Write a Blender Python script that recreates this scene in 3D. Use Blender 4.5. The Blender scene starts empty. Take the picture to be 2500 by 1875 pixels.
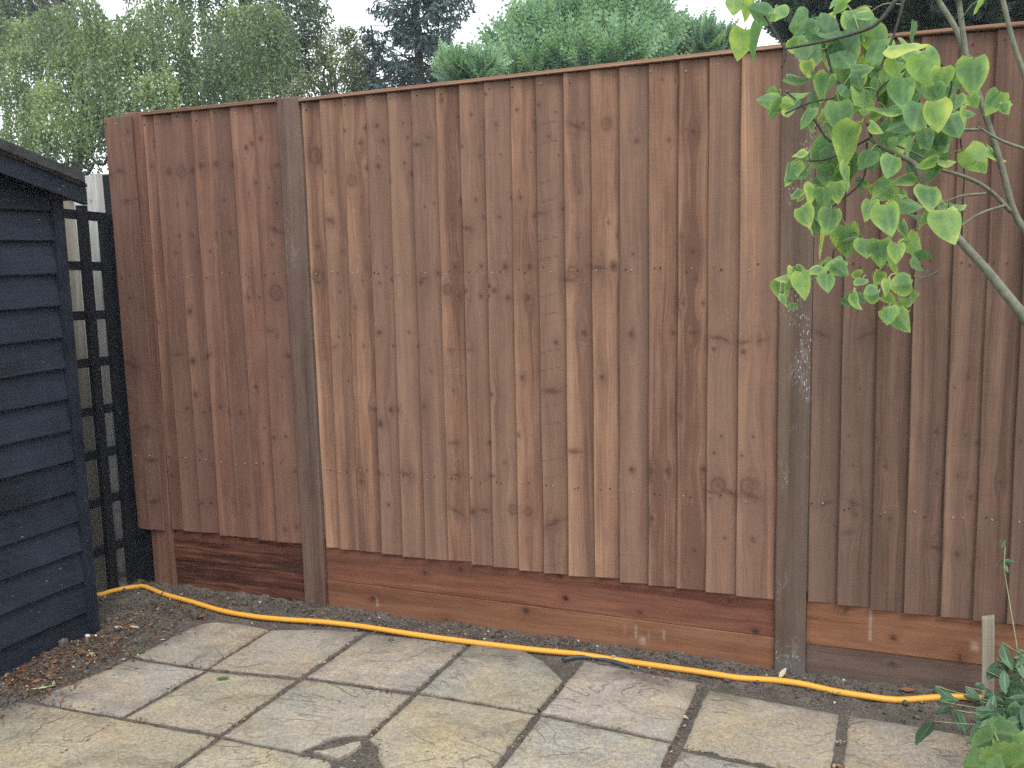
import bpy, math, random
import numpy as np
from mathutils import Vector, Matrix, noise as mnoise

# ------------------------------------------------------------------ camera, light, sky
scn = bpy.context.scene
COL = scn.collection
CAM_C = np.array([2.242, -3.253, 1.4625]); FPX = 2346.7
cam_d = bpy.data.cameras.new('camera'); cam = bpy.data.objects.new('camera', cam_d); COL.objects.link(cam)
cam.location = CAM_C
cam.rotation_euler = (math.radians(82.1675), math.radians(1.3851), math.radians(22.673))
cam_d.sensor_fit = 'HORIZONTAL'; cam_d.sensor_width = 36.0; cam_d.lens = 36.0 * FPX / 2500.0
cam_d.clip_start = 0.05; cam_d.clip_end = 2000
scn.camera = cam
SUN_EL, SUN_AZ = math.radians(56), math.radians(140)      # azimuth from +Y, clockwise
world = bpy.data.worlds.new('World'); scn.world = world; world.use_nodes = True
wn = world.node_tree; wn.nodes.clear()
w_out = wn.nodes.new('ShaderNodeOutputWorld'); w_bg = wn.nodes.new('ShaderNodeBackground')
w_sky = wn.nodes.new('ShaderNodeTexSky'); w_sky.sky_type = 'NISHITA'; w_sky.sun_disc = False
w_sky.sun_elevation = SUN_EL; w_sky.sun_rotation = SUN_AZ; w_sky.dust_density = 4.0; w_sky.ozone_density = 1.0
w_hs = wn.nodes.new('ShaderNodeHueSaturation'); w_hs.inputs['Saturation'].default_value = 0.22
w_mix = wn.nodes.new('ShaderNodeMixRGB'); w_mix.inputs[0].default_value = 0.72     # cloud deck over the clear sky
w_mix.inputs[2].default_value = (14.0, 14.9, 15.4, 1)
wn.links.new(w_sky.outputs[0], w_hs.inputs['Color']); wn.links.new(w_hs.outputs[0], w_mix.inputs[1])
wn.links.new(w_mix.outputs[0], w_bg.inputs['Color']); wn.links.new(w_bg.outputs[0], w_out.inputs['Surface'])
w_bg.inputs['Strength'].default_value = 0.10
sun_d = bpy.data.lights.new('sun', 'SUN'); sun = bpy.data.objects.new('sun', sun_d); COL.objects.link(sun)
sun_d.energy = 1.2; sun_d.angle = math.radians(24); sun_d.color = (1.0, 0.96, 0.9)
_d = Vector((math.sin(SUN_AZ) * math.cos(SUN_EL), math.cos(SUN_AZ) * math.cos(SUN_EL), math.sin(SUN_EL)))
sun.rotation_euler = _d.to_track_quat('Z', 'Y').to_euler(); sun.location = (0, -4, 8)
scn.view_settings.view_transform = 'Standard'; scn.view_settings.look = 'None'
scn.view_settings.exposure = 0.65; scn.view_settings.gamma = 1.0; scn.view_settings.use_curve_mapping = False
scn.cycles.use_denoising = False
scn.cycles.max_bounces = 8; scn.cycles.sample_clamp_indirect = 4.0; scn.cycles.volume_bounces = 0; scn.cycles.transparent_max_bounces = 16

KNOTS = "201 1938 10.4 0;285 1944 11.7 0;340 1947 13.0 0;262 1888 12.5 0;364 1890 13.0 0;285 1794 12.5 0;340 1796 14.5 0;221 1749 20.9 2;453 1948 7.1 0;488 1945 8.4 0;468 1895 5.6 0;453 1802 9.2 0;480 1760 12.7 0;559 1889 13.8 1;513 1865 24.4 1;623 2019 9.5 0;680 1955 6.1 0;646 1911 4.1 0;652 1809 4.8 0;737 1957 6.6 0;775 1910 4.6 0;765 1811 4.6 0;795 2025 7.8 0;831 1916 6.5 0;846 1810 4.6 0;914 1961 7.0 0;979 1914 6.3 0;962 1812 4.4 0;999 1971 8.1 0;1059 1943 5.6 0;1031 1862 6.9 0;1066 1795 3.1 0;1158 1896 8.5 0;1135 1890 36.4 1;1244 1888 20.2 2;1332 1858 3.5 0;1352 1825 10.5 0;1461 1822 10.2 0;1439 2018 4.5 0;1484 2015 4.5 0;1520 1849 4.5 0;1545 1842 13.9 0;535 1638 5.6 0;644 1588 7.6 0;674 1651 8.2 0;745 1654 8.0 0;705 1552 30.5 1;698 1848 8.1 0;773 1589 6.7 0;835 1589 9.2 0;884 1654 9.1 0;920 1655 11.0 0;972 1588 8.3 0;996 1596 19.1 1;1118 1600 3.7 0;1081 1607 9.4 0;1246 1555 6.0 0;1141 1663 7.4 0;1282 1506 4.8 0;1135 1504 5.0 0;1509 1499 5.1 0;1335 1444 5.9 0;1546 1448 7.9 0;117 1597 23.0 1;280 1535 3.7 0;345 1533 3.7 0;487 1592 5.7 0;387 1740 7.2 0;574 1649 5.6 0;41 1384 25.5 2;249 1364 6.2 0;270 1413 3.1 0;351 1414 3.5 0;323 1354 7.5 0;372 1367 5.7 0;291 1354 4.4 0;208 1259 7.2 0;143 1321 4.6 0;128 1145 7.4 0;179 1151 10.0 0;107 1101 16.2 1;243 1108 7.2 0;313 1164 13.3 1;444 1164 7.8 0;370 1109 6.6 0;480 1111 7.7 0;58 1060 5.6 0;517 1371 19.0 1;508 1356 14.8 0;578 1389 11.6 0;615 1329 18.6 2;651 1411 9.0 0;757 1412 8.8 0;658 1303 10.3 0;753 1302 10.0 0;695 1321 10.2 0;791 1339 11.9 0;789 1304 8.0 0;708 1287 3.3 0;619 1098 6.7 0;704 1101 13.1 1;638 1098 2.5 0;532 1016 7.7 0;626 943 6.7 0;660 999 4.2 0;158 965 5.5 0;261 859 8.2 0;349 863 8.0 0;-118 1057 9.7 0;852 1409 16.5 0;947 1408 16.2 0;860 1296 16.6 0;941 1296 16.3 0;809 1322 14.9 0;1118 1382 24.2 2;1099 1358 34.8 1;315 1163 12.5 0;912 1002 12.9 0;788 935 11.4 0;1024 955 44.8 1;1549 1172 11.1 0;1474 1172 11.3 0;1325 1167 16.7 0;348 857 12.5 0;383 859 12.4 0;279 854 12.7 0;301 801 23.2 0;499 878 12.1 0;621 740 27.7 1;771 747 15.3 0;627 613 27.8 1;777 622 23.0 1;287 598 17.0 0;199 559 13.0 0;413 603 33.2 1;622 470 39.9 1;695 476 19.7 0;740 483 27.2 1;860 495 19.0 2;922 495 16.8 2;1023 459 54.8 1;1109 736 39.1 1;1326 682 15.3 0;1399 682 16.7 0;1452 685 14.9 0;1582 699 14.4 0;1631 645 28.5 2;1670 623 47.0 1;1733 652 27.8 2;1741 620 46.2 1;1401 510 10.1 0;1551 405 9.8 0;1750 467 10.9 0;1151 1168 12.1 0;1218 1012 10.3 0;1628 1157 31.0 1;1713 1143 30.4 1;1206 1400 37.2 1;1265 1404 23.4 0;324 473 10.6 0;892 785 11.2 0;832 676 9.5 0;1045 1134 14.2 0;881 741 9.4 0;-271 1904 14.0 0;-245 1919 13.9 0;-677 1830 20.2 0;-607 1826 23.2 2;-554 1829 18.1 0;-498 1846 19.5 0;-421 1847 16.0 0;-343 1839 15.8 0;-911 1845 39.5 1;-974 1831 26.7 1;-893 1714 35.1 1;-826 1727 26.0 1;-822 1898 15.5 0;-855 2006 10.4 0;-739 1948 7.6 0;-761 1856 7.7 0;-642 1692 8.4 0;-585 1694 8.3 0;-439 1698 8.9 0;-392 1699 11.2 0;-448 1567 10.6 0;-379 1569 10.4 0;-576 1562 11.7 0;-644 1562 9.3 0;-739 1561 13.8 0;-793 1502 7.8 0;-669 1493 9.4 0;-549 1493 10.0 0;-486 1495 7.4 0;-128 1827 26.5 1;-237 1763 12.4 0;-273 1724 4.7 0;-170 1741 6.1 0;-139 1679 7.6 0;-146 1570 38.2 1;-169 1513 9.3 0;-193 1933 15.3 0;56 1853 29.1 2;86 1879 10.1 0;107 1788 5.1 0;131 1707 5.1 0;114 1604 21.8 1;49 1502 6.7 0;162 1481 5.8 0;-924 1006 54.1 1;-698 1056 30.3 1;-614 1031 21.3 0;-536 1053 29.4 1;-388 1402 5.7 0;-299 1300 9.6 0;-251 1301 7.9 0;-164 1319 31.0 2;-202 1164 19.6 1;-172 1141 9.4 0;-127 1064 12.4 0;-296 928 12.1 0;-612 883 17.2 0;-667 822 11.3 0;-638 806 8.7 0;-574 807 8.5 0;-543 824 15.3 0;-487 833 13.4 0;-441 814 13.3 0;-381 813 13.2 0;-334 832 9.8 0;-267 753 7.3 0;-155 725 11.9 0;-210 717 12.8 0;-610 635 10.4 0;-550 581 6.9 0;-124 578 9.5 0;-883 731 36.2 1;-961 867 22.9 1;-964 792 22.9 1;-866 582 36.3 1;-866 397 54.6 1;-625 402 21.8 1;-573 405 13.0 0;-449 416 8.5 0;-374 415 7.5 0;-774 516 12.5 0;-781 1196 8.8 0;-912 1303 22.4 1;-841 1261 7.1 0;-612 1244 15.3 0;-156 975 5.5 0;-176 621 4.8 0;-181 324 12.1 0;-129 339 12.0 0;1965 1173 29.3 1;2097 1170 33.0 1;1537 1172 8.7 0;1550 1357 5.4 0;1510 1274 7.6 0;1575 1274 7.5 0;1541 1447 7.0 0;1716 1112 14.6 0;1652 1149 21.1 1;1772 1150 20.5 1;1615 1119 10.7 0;2041 1031 4.3 0;2083 997 4.3 0;2200 1003 3.3 0;2361 1011 5.3 0;2137 841 5.7 0;2055 842 4.9 0;2069 746 4.4 0;2166 749 6.6 0;2398 862 5.3 0;2433 840 7.1 0;2382 731 6.3 0;2319 736 5.5 0;2421 665 11.1 0;2501 719 8.7 0;2398 1044 3.5 0;1988 612 24.8 1;2077 619 24.3 1;1641 820 5.4 0;1749 824 6.3 0;1618 760 6.5 0;1713 757 6.3 0;1636 657 16.2 2;1751 659 18.4 2;1607 621 21.8 1;1502 880 4.4 0;2550 851 6.0 0;2313 868 6.4 0;1654 461 7.6 0;1755 457 7.4 0;2015 536 4.0 0;1530 325 4.5 0;2083 580 7.3 0;2184 575 9.5 0;2323 491 23.0 1;2388 477 13.6 0;2059 519 24.5 1"
GKNOTS = "628 235 13.0 0;469 204 9.0 0;1043 251 13.3 0;1062 169 14.6 0;224 67 14.2 0;902 100 19.2 0;558 18 10.4 0;1350 147 8.7 0;1672 231 8.7 0;1762 132 16.1 0;2060 250 17.4 1;2207 171 13.5 0;2207 80 10.6 0;2409 132 18.3 1"

# ------------------------------------------------------------------ helpers
_e = cam.rotation_euler.to_matrix()
CAM_M = np.array([list(r) for r in _e])
def ray(px, py):
    return CAM_M @ np.array([(px - 1250) / FPX, -(py - 937.5) / FPX, -1.0])
def onY(px, py, Y):
    d = ray(px, py); return CAM_C + d * (Y - CAM_C[1]) / d[1]
def onZ(px, py, Z=0.0):
    d = ray(px, py); return CAM_C + d * (Z - CAM_C[2]) / d[2]
def sm(a, b, x):
    t = np.clip((x - a) / (b - a), 0, 1); return t * t * (3 - 2 * t)

def empty(name, loc=(0, 0, 0)):
    o = bpy.data.objects.new(name, None); COL.objects.link(o); o.location = loc; o.empty_display_size = 0.1
    return o
def tag(o, label=None, cat=None, group=None, kind=None):
    if label: o['label'] = label
    if cat: o['category'] = cat
    if group: o['group'] = group
    if kind: o['kind'] = kind
    return o

class MB:
    """collects geometry in world space; build() links it as ONE mesh object"""
    def __init__(s):
        s.v = []; s.n = 0; s.f = []; s.a = []; s.b = []; s.m = []
    def add(s, v, faces, grain=None, wd=None, mat=0):
        v = np.asarray(v, float).reshape(-1, 3); k = len(v)
        s.v.append(v)
        s.a.append(np.zeros((k, 3)) if grain is None else np.asarray(grain, float).reshape(-1, 3))
        if wd is None: w = np.zeros((k, 4)) + [0, .5, .5, 1]
        else:
            w = np.asarray(wd, float)
            if w.ndim == 1: w = np.tile(w, (k, 1))
        s.b.append(w)
        if isinstance(faces, np.ndarray):
            s.f.append(faces + s.n); s.m.append(np.full(len(faces), mat))
        else:
            for q in faces:
                s.f.append(np.array([q]) + s.n); s.m.append(np.full(1, mat))
        s.n += k
        return s
    def box(s, lo, hi, grain_axis=2, off=0.0, wd=None, mat=0, R=None, c=None):
        lo = np.array(lo, float); hi = np.array(hi, float)
        P = np.array([[(lo, hi)[i][0], (lo, hi)[j][1], (lo, hi)[k][2]] for i in (0, 1) for j in (0, 1) for k in (0, 1)])
        F = np.array([[0, 1, 3, 2], [4, 6, 7, 5], [0, 4, 5, 1], [2, 3, 7, 6], [0, 2, 6, 4], [1, 5, 7, 3]])
        V = P[F].reshape(-1, 3)
        o = [i for i in (0, 1, 2) if i != grain_axis]
        G = np.stack([V[:, o[0]] + V[:, o[1]] + off, V[:, grain_axis] + off * 3.7, np.full(len(V), off)], 1)
        if R is not None:
            c0 = (lo + hi) / 2 if c is None else np.array(c)
            V = (V - c0) @ np.array(R).T + c0
        return s.add(V, np.arange(24).reshape(6, 4), G, wd, mat)
    def tube(s, pts, rad, n=8, wd=None, mat=0, cap=True):
        P = np.asarray(pts, float); m = len(P)
        r = np.full(m, rad) if np.isscalar(rad) else np.asarray(rad, float)
        T = np.gradient(P, axis=0); T /= np.linalg.norm(T, axis=1)[:, None] + 1e-12
        up = np.array([0, 0, 1.0]) if abs(T[0][2]) < .9 else np.array([1.0, 0, 0])
        a = np.cross(T[0], up); a /= np.linalg.norm(a)
        V = []; L = 0; Gr = []
        for i in range(m):
            a = a - T[i] * a.dot(T[i]); a /= np.linalg.norm(a); b = np.cross(T[i], a)
            if i: L += np.linalg.norm(P[i] - P[i - 1])
            for j in range(n):
                t = 2 * math.pi * j / n
                V.append(P[i] + r[i] * (math.cos(t) * a + math.sin(t) * b)); Gr.append((t * r[i], L, 0))
        F = np.array([[i * n + j, i * n + (j + 1) % n, (i + 1) * n + (j + 1) % n, (i + 1) * n + j] for i in range(m - 1) for j in range(n)])
        s.add(V, F, Gr, wd, mat)
        if cap:
            for base in (0, (m - 1) * n):
                k = s.n - m * n
                s.f.append(np.array([[k + base + j for j in range(n)]])); s.m.append(np.full(1, mat))
        return s
    def quads(s, c, d, w, wd, grain=None):
        """leaf-like rhombi: centre, half-length vector, half-width vector"""
        V = np.stack([c - d, c + w - d * .1, c + d, c - w - d * .1], 1).reshape(-1, 3)
        W = np.repeat(wd, 4, axis=0)
        return s.add(V, np.arange(len(V)).reshape(-1, 4), None, W)
    def build(s, name, mats, parent=None, smooth=False, origin=None):
        V = np.concatenate(s.v); A = np.concatenate(s.a); B = np.concatenate(s.b)
        M = np.concatenate(s.m)
        tot = np.concatenate([np.full(len(f), f.shape[1]) for f in s.f]).astype(np.int32)
        loops = np.concatenate([f.ravel() for f in s.f]).astype(np.int32)
        start = np.concatenate([[0], np.cumsum(tot)[:-1]]).astype(np.int32)
        o = np.zeros(3)
        if origin is not None: o = np.array(origin, float)
        po = np.array(parent.matrix_world.translation) if parent is not None and parent.parent is None else np.zeros(3)
        if parent is not None:
            po = np.array(parent.location, float)
            q = parent.parent
            while q is not None: po = po + np.array(q.location, float); q = q.parent
            o = po
        me = bpy.data.meshes.new(name)
        me.vertices.add(len(V)); me.vertices.foreach_set('co', (V - o).astype(np.float32).ravel())
        me.loops.add(len(loops)); me.loops.foreach_set('vertex_index', loops)
        me.polygons.add(len(tot)); me.polygons.foreach_set('loop_start', start); me.polygons.foreach_set('loop_total', tot)
        if not isinstance(mats, (list, tuple)): mats = [mats]
        for m in mats: me.materials.append(m)
        me.polygons.foreach_set('material_index', M.astype(np.int32))
        me.polygons.foreach_set('use_smooth', np.full(len(tot), smooth))
        at = me.attributes.new('grain', 'FLOAT_VECTOR', 'POINT'); at.data.foreach_set('vector', A.astype(np.float32).ravel())
        at = me.attributes.new('wd', 'FLOAT_COLOR', 'POINT'); at.data.foreach_set('color', B.astype(np.float32).ravel())
        me.update(); me.validate()
        ob = bpy.data.objects.new(name, me); COL.objects.link(ob)
        if parent is not None: ob.parent = parent
        else: ob.location = o
        return ob

# ------------------------------------------------------------------ node helpers
class NT:
    def __init__(s, name):
        s.m = bpy.data.materials.new(name); s.m.use_nodes = True; s.t = s.m.node_tree; s.t.nodes.clear()
        s.out = s.n('ShaderNodeOutputMaterial')
    def n(s, t, **kw):
        x = s.t.nodes.new(t)
        for k, v in kw.items(): setattr(x, k, v)
        return x
    def set(s, sock, v):
        if hasattr(v, 'links') or isinstance(v, bpy.types.NodeSocket): s.t.links.new(v, sock)
        elif isinstance(v, (tuple, list)) and len(v) == 3 and sock.type == 'RGBA': sock.default_value = (*v, 1)
        else: sock.default_value = v
    def math(s, op, a, b=0.0, clamp=False):
        x = s.n('ShaderNodeMath', operation=op, use_clamp=clamp); s.set(x.inputs[0], a); s.set(x.inputs[1], b); return x.outputs[0]
    def vmul(s, v, k):
        x = s.n('ShaderNodeVectorMath', operation='MULTIPLY'); s.set(x.inputs[0], v); s.set(x.inputs[1], k); return x.outputs[0]
    def vadd(s, v, k):
        x = s.n('ShaderNodeVectorMath', operation='ADD'); s.set(x.inputs[0], v); s.set(x.inputs[1], k); return x.outputs[0]
    def noise(s, vec, scale=1.0, detail=3.0, rough=.55, dist=0.0):
        x = s.n('ShaderNodeTexNoise'); s.set(x.inputs['Vector'], vec); x.inputs['Scale'].default_value = scale
        x.inputs['Detail'].default_value = detail; x.inputs['Roughness'].default_value = rough; x.inputs['Distortion'].default_value = dist
        return x.outputs['Fac']
    def voro(s, vec, scale, feature='F1', rnd=1.0):
        x = s.n('ShaderNodeTexVoronoi', feature=feature); s.set(x.inputs['Vector'], vec); x.inputs['Scale'].default_value = scale
        x.inputs['Randomness'].default_value = rnd
        return x
    def ramp(s, f, stops, interp='LINEAR'):
        x = s.n('ShaderNodeValToRGB'); s.set(x.inputs[0], f); e = x.color_ramp.elements; x.color_ramp.interpolation = interp
        while len(e) < len(stops): e.new(0.5)
        for i, (p, c) in enumerate(stops):
            e[i].position = p; e[i].color = (*c, 1) if isinstance(c, (tuple, list)) else (c, c, c, 1)
        return x.outputs[0]
    def mix(s, f, a, b, mode='MIX'):
        x = s.n('ShaderNodeMixRGB', blend_type=mode); s.set(x.inputs[0], f); s.set(x.inputs[1], a); s.set(x.inputs[2], b); return x.outputs[0]
    def attr(s, name, t='GEOMETRY'):
        return s.n('ShaderNodeAttribute', attribute_name=name, attribute_type=t)
    def sep(s, c):
        x = s.n('ShaderNodeSeparateColor'); s.set(x.inputs[0], c); return x.outputs
    def sepv(s, c):
        x = s.n('ShaderNodeSeparateXYZ'); s.set(x.inputs[0], c); return x.outputs
    def bump(s, h, strength=.5, dist=.002, normal=None):
        x = s.n('ShaderNodeBump'); s.set(x.inputs['Height'], h); x.inputs['Strength'].default_value = strength; x.inputs['Distance'].default_value = dist
        if normal: s.set(x.inputs['Normal'], normal)
        return x.outputs[0]
    def bsdf(s, color, rough=.8, normal=None, spec=.3):
        x = s.n('ShaderNodeBsdfPrincipled'); s.set(x.inputs['Base Color'], color); s.set(x.inputs['Roughness'], rough)
        x.inputs['Specular IOR Level'].default_value = spec
        if normal is not None: s.set(x.inputs['Normal'], normal)
        return x.outputs[0]
    def done(s, sh):
        s.t.links.new(sh, s.out.inputs['Surface']); return s.m

def wood(name, dark, mid, light, knotc, grey=None, grey_amt=0.0, grain=150, saw=.5, contrast=1.0, splash=0.0, damp=None, edge=None):
    """sawn stained timber; grain runs along attribute grain.y, wd.r = knots, wd.g = tone of the board, wd.b = hue of the board"""
    N = NT(name); g = N.attr('grain').outputs['Vector']; wa = N.attr('wd'); wa.name = 'WDATTR'; w = N.sep(wa.outputs['Color'])
    knot, tone, hue = w[0], w[1], w[2]
    bands = N.noise(N.vmul(g, (26, .55, 1)), 1, 2.5, .5)
    fine = N.noise(N.vmul(g, (grain, 2.2, 1)), 1, 3, .6)
    fine2 = N.noise(N.vmul(g, (grain * 3.2, 9, 1)), 1, 2, .6)
    sawn = N.noise(N.vmul(g, (16, 420, 1)), 1, 2, .6)
    blot = N.noise(N.vmul(g, (14, 5, 1)), 1, 3, .6)
    f = N.math('MULTIPLY_ADD', bands, 1.5); N.t.nodes[-1].inputs[2].default_value = -.55
    f = N.math('ADD', f, N.math('MULTIPLY', N.math('SUBTRACT', fine, .5), .75 * contrast))
    f = N.math('ADD', f, N.math('MULTIPLY', N.math('SUBTRACT', fine2, .5), .6 * contrast))
    f = N.math('ADD', f, N.math('MULTIPLY', N.math('SUBTRACT', sawn, .5), .65 * saw))
    f = N.math('ADD', f, N.math('MULTIPLY', N.math('SUBTRACT', blot, .5), .7))
    f = N.math('ADD', f, N.math('MULTIPLY', N.math('SUBTRACT', tone, .5), .62))
    f = N.math('ADD', f, .12)
    c = N.ramp(f, [(0.0, dark), (.5, mid), (1.0, light)])
    if grey is not None:
        gm = N.noise(N.vmul(g, (18, 1.1, 1)), 1, 3, .6)
        gm = N.math('ADD', gm, N.math('MULTIPLY', N.math('SUBTRACT', hue, .5), .8))
        gm = N.ramp(gm, [(.42, 0.0), (.68, 1.0)])
        gm = N.math('MULTIPLY', gm, grey_amt)
        c = N.mix(gm, c, grey)
    kn = N.math('ADD', knot, N.math('MULTIPLY', N.math('MULTIPLY', knot, N.math('SUBTRACT', fine, .5)), 1.2))
    c = N.mix(N.math('MULTIPLY', kn, .92, True), c, knotc)
    al = N.math('SUBTRACT', 1.0, N.t.nodes['WDATTR'].outputs['Alpha'])
    c = N.mix(N.math('MULTIPLY', N.math('MULTIPLY', al, N.ramp(fine2, [(.3, .35), (.6, 1.0)])), .62), c, (.42, .38, .31))
    if splash > 0:                                   # dried white paint flecks
        v = N.voro(N.vmul(g, (170, 55, 1)), 1)
        pat = N.noise(N.vmul(g, (9, 3.2, 1)), 1, 2, .6)
        sp = N.math('MULTIPLY', N.ramp(v.outputs['Distance'], [(.16, 1.0), (.30, 0.0)]), N.ramp(pat, [(.49, 0.0), (.62, 1.0)]))
        c = N.mix(N.math('MULTIPLY', sp, splash), c, (.55, .55, .55))
        mist = N.ramp(N.noise(N.vmul(g, (70, 14, 1)), 1, 4, .75), [(.48, 0.0), (.68, 1.0)])
        c = N.mix(N.math('MULTIPLY', N.math('MULTIPLY', mist, N.ramp(pat, [(.48, 0.0), (.7, 1.0)])), splash * .6), c, (.42, .42, .42))
    if damp is not None:                             # soil splashed on the foot of the timber
        z = N.sepv(N.n('ShaderNodeNewGeometry').outputs['Position'])[2]
        nn = N.noise(N.n('ShaderNodeNewGeometry').outputs['Position'], 14, 4, .65)
        dm = N.math('SUBTRACT', N.math('ADD', damp, N.math('MULTIPLY', N.math('SUBTRACT', nn, .5), .16)), z)
        dm = N.ramp(N.math('MULTIPLY', dm, 12), [(0, 0.0), (1, .85)])
        c = N.mix(dm, c, (.115, .105, .098))
    h = N.math('ADD', N.math('MULTIPLY', fine, .6), N.math('ADD', N.math('MULTIPLY', sawn, .45 * saw), N.math('MULTIPLY', fine2, .35)))
    h = N.math('SUBTRACT', h, N.math('MULTIPLY', knot, .3))
    return N.done(N.bsdf(c, .82, N.bump(h, .55, .0022), .2))

M = {}
M['board'] = wood('stained_board', (.138, .072, .05), (.265, .145, .097), (.41, .24, .145), (.06, .028, .023), (.195, .122, .092), .45)
M['board_deep'] = wood('stained_board_red', (.115, .054, .039), (.212, .108, .077), (.31, .17, .113), (.055, .026, .023), (.15, .088, .07), .5)
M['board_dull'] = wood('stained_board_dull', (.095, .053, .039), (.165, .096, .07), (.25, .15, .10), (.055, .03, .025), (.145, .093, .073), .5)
M['post'] = wood('post_timber', (.09, .055, .043), (.165, .105, .08), (.235, .155, .118), (.05, .03, .025), (.125, .095, .085), .45, grain=110, saw=.3, splash=.22, damp=.03)
M['post_splash'] = wood('post_timber_splashed', (.085, .054, .04), (.135, .088, .066), (.18, .125, .095), (.05, .03, .025), (.12, .098, .085), .45, grain=110, saw=.3, splash=1.0, damp=.1)
M['gravel_dark'] = wood('gravel_board_dark', (.10, .036, .023), (.19, .075, .047), (.27, .12, .073), (.025, .01, .009), (.15, .078, .055), .3, grain=60, saw=.15, contrast=1.2, damp=.0)
M['gravel_mid'] = wood('gravel_board_orange', (.125, .05, .027), (.222, .098, .053), (.31, .155, .088), (.04, .016, .012), (.22, .12, .08), .3, grain=60, saw=.15, damp=.02)
M['gravel_left'] = wood('gravel_board_streaked', (.045, .016, .012), (.125, .046, .030), (.24, .105, .058), (.03, .012, .01), (.10, .05, .04), .25, grain=42, saw=.1, contrast=2.2, damp=.0)
M['cap'] = wood('capping_timber', (.17, .09, .06), (.26, .145, .098), (.36, .22, .155), (.1, .05, .035), None, 0, grain=90, saw=.2)
M['old'] = wood('weathered_board', (.27, .26, .235), (.45, .44, .42), (.62, .62, .60), (.10, .09, .08), (.20, .17, .125), .75, grain=90, saw=.3)
M['stake'] = wood('weathered_stake', (.20, .17, .13), (.33, .29, .23), (.45, .40, .33), (.12, .1, .08), None, 0, grain=120, saw=.6)
M['rafter'] = wood('bare_timber', (.13, .07, .04), (.24, .14, .085), (.34, .21, .13), (.05, .03, .02), None, 0)

def painted(name, base, worn, amt=.5):
    N = NT(name); g = N.attr('grain').outputs['Vector']; P = N.n('ShaderNodeNewGeometry').outputs['Position']
    w = N.sep(N.attr('wd').outputs['Color'])
    fine = N.noise(N.vmul(g, (110, 3, 1)), 1, 4, .65)
    cloud = N.noise(P, 6, 4, .6)
    f = N.math('ADD', N.math('MULTIPLY', fine, .55), N.math('MULTIPLY', cloud, .6))
    f = N.math('ADD', f, N.math('MULTIPLY', N.math('SUBTRACT', w[1], .5), .35))
    c = N.mix(N.ramp(f, [(.35, 0.0), (.85, amt)]), base, worn)
    fl = N.voro(N.vmul(g, (38, 14, 1)), 1); pt = N.noise(P, 4.5, 2)
    fm = N.math('MULTIPLY', N.ramp(fl.outputs['Distance'], [(.05, 1.0), (.1, 0.0)]), N.ramp(pt, [(.5, 0.0), (.6, 1.0)]))
    c = N.mix(N.math('MULTIPLY', fm, .8), c, (.22, .19, .16))
    return N.done(N.bsdf(c, N.ramp(cloud, [(.3, .6), (.7, .8)]), N.bump(fine, .6, .002), .3))
M['shed'] = painted('blue_black_paint', (.0035, .0058, .0115), (.024, .033, .054), .85)
M['trellis'] = painted('blue_black_paint_trellis', (.003, .0042, .007), (.014, .018, .026), .6)

def flat(name, color, var=.25, scale=30, rough=.7, spec=.3, bump=.3):
    N = NT(name); P = N.n('ShaderNodeTexCoord').outputs['Object']
    n = N.noise(P, scale, 4, .6)
    c = N.mix(N.ramp(n, [(.3, 0.0), (.7, 1.0)]), tuple(x * (1 - var) for x in color), tuple(min(1, x * (1 + var)) for x in color))
    return N.done(N.bsdf(c, rough, N.bump(n, bump, .002), spec))
M['nail'] = flat('nail_steel', (.36, .34, .32), .3, 300, .45)
M['hole'] = flat('nail_pit', (.03, .018, .015), .2, 200, .9)
M['felt'] = None

# roofing felt: charcoal, grit on top, frayed
N = NT('roofing_felt'); P = N.n('ShaderNodeNewGeometry').outputs['Position']
n1 = N.noise(P, 9, 4, .6); n2 = N.noise(P, 160, 3, .7)
c = N.mix(N.ramp(N.math('ADD', N.math('MULTIPLY', n1, .6), N.math('MULTIPLY', n2, .4)), [(.35, 0.0), (.7, 1.0)]), (.018, .019, .021), (.085, .086, .088))
M['felt'] = N.done(N.bsdf(c, .9, N.bump(n2, .8, .004), .2))

# yellow hose: matt pvc with scuffs of soil
N = NT('yellow_hose'); g = N.attr('grain').outputs['Vector']; P = N.n('ShaderNodeNewGeometry').outputs['Position']
d1 = N.noise(P, 22, 4, .65); d2 = N.noise(P, 260, 2, .6)
dirt = N.math('MULTIPLY', N.ramp(d1, [(.42, 0.0), (.72, 1.0)]), N.ramp(d2, [(.38, 0.0), (.6, 1.0)]))
c = N.mix(N.math('MULTIPLY', dirt, .4), N.mix(N.ramp(d1, [(.3, 0.0), (.7, 1.0)]), (.72, .33, .035), (.80, .40, .055)), (.17, .11, .06))
M['hose'] = N.done(N.bsdf(c, .48, None, .4))
M['conduit'] = flat('grey_rubber', (.055, .062, .075), .3, 60, .5)

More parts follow.
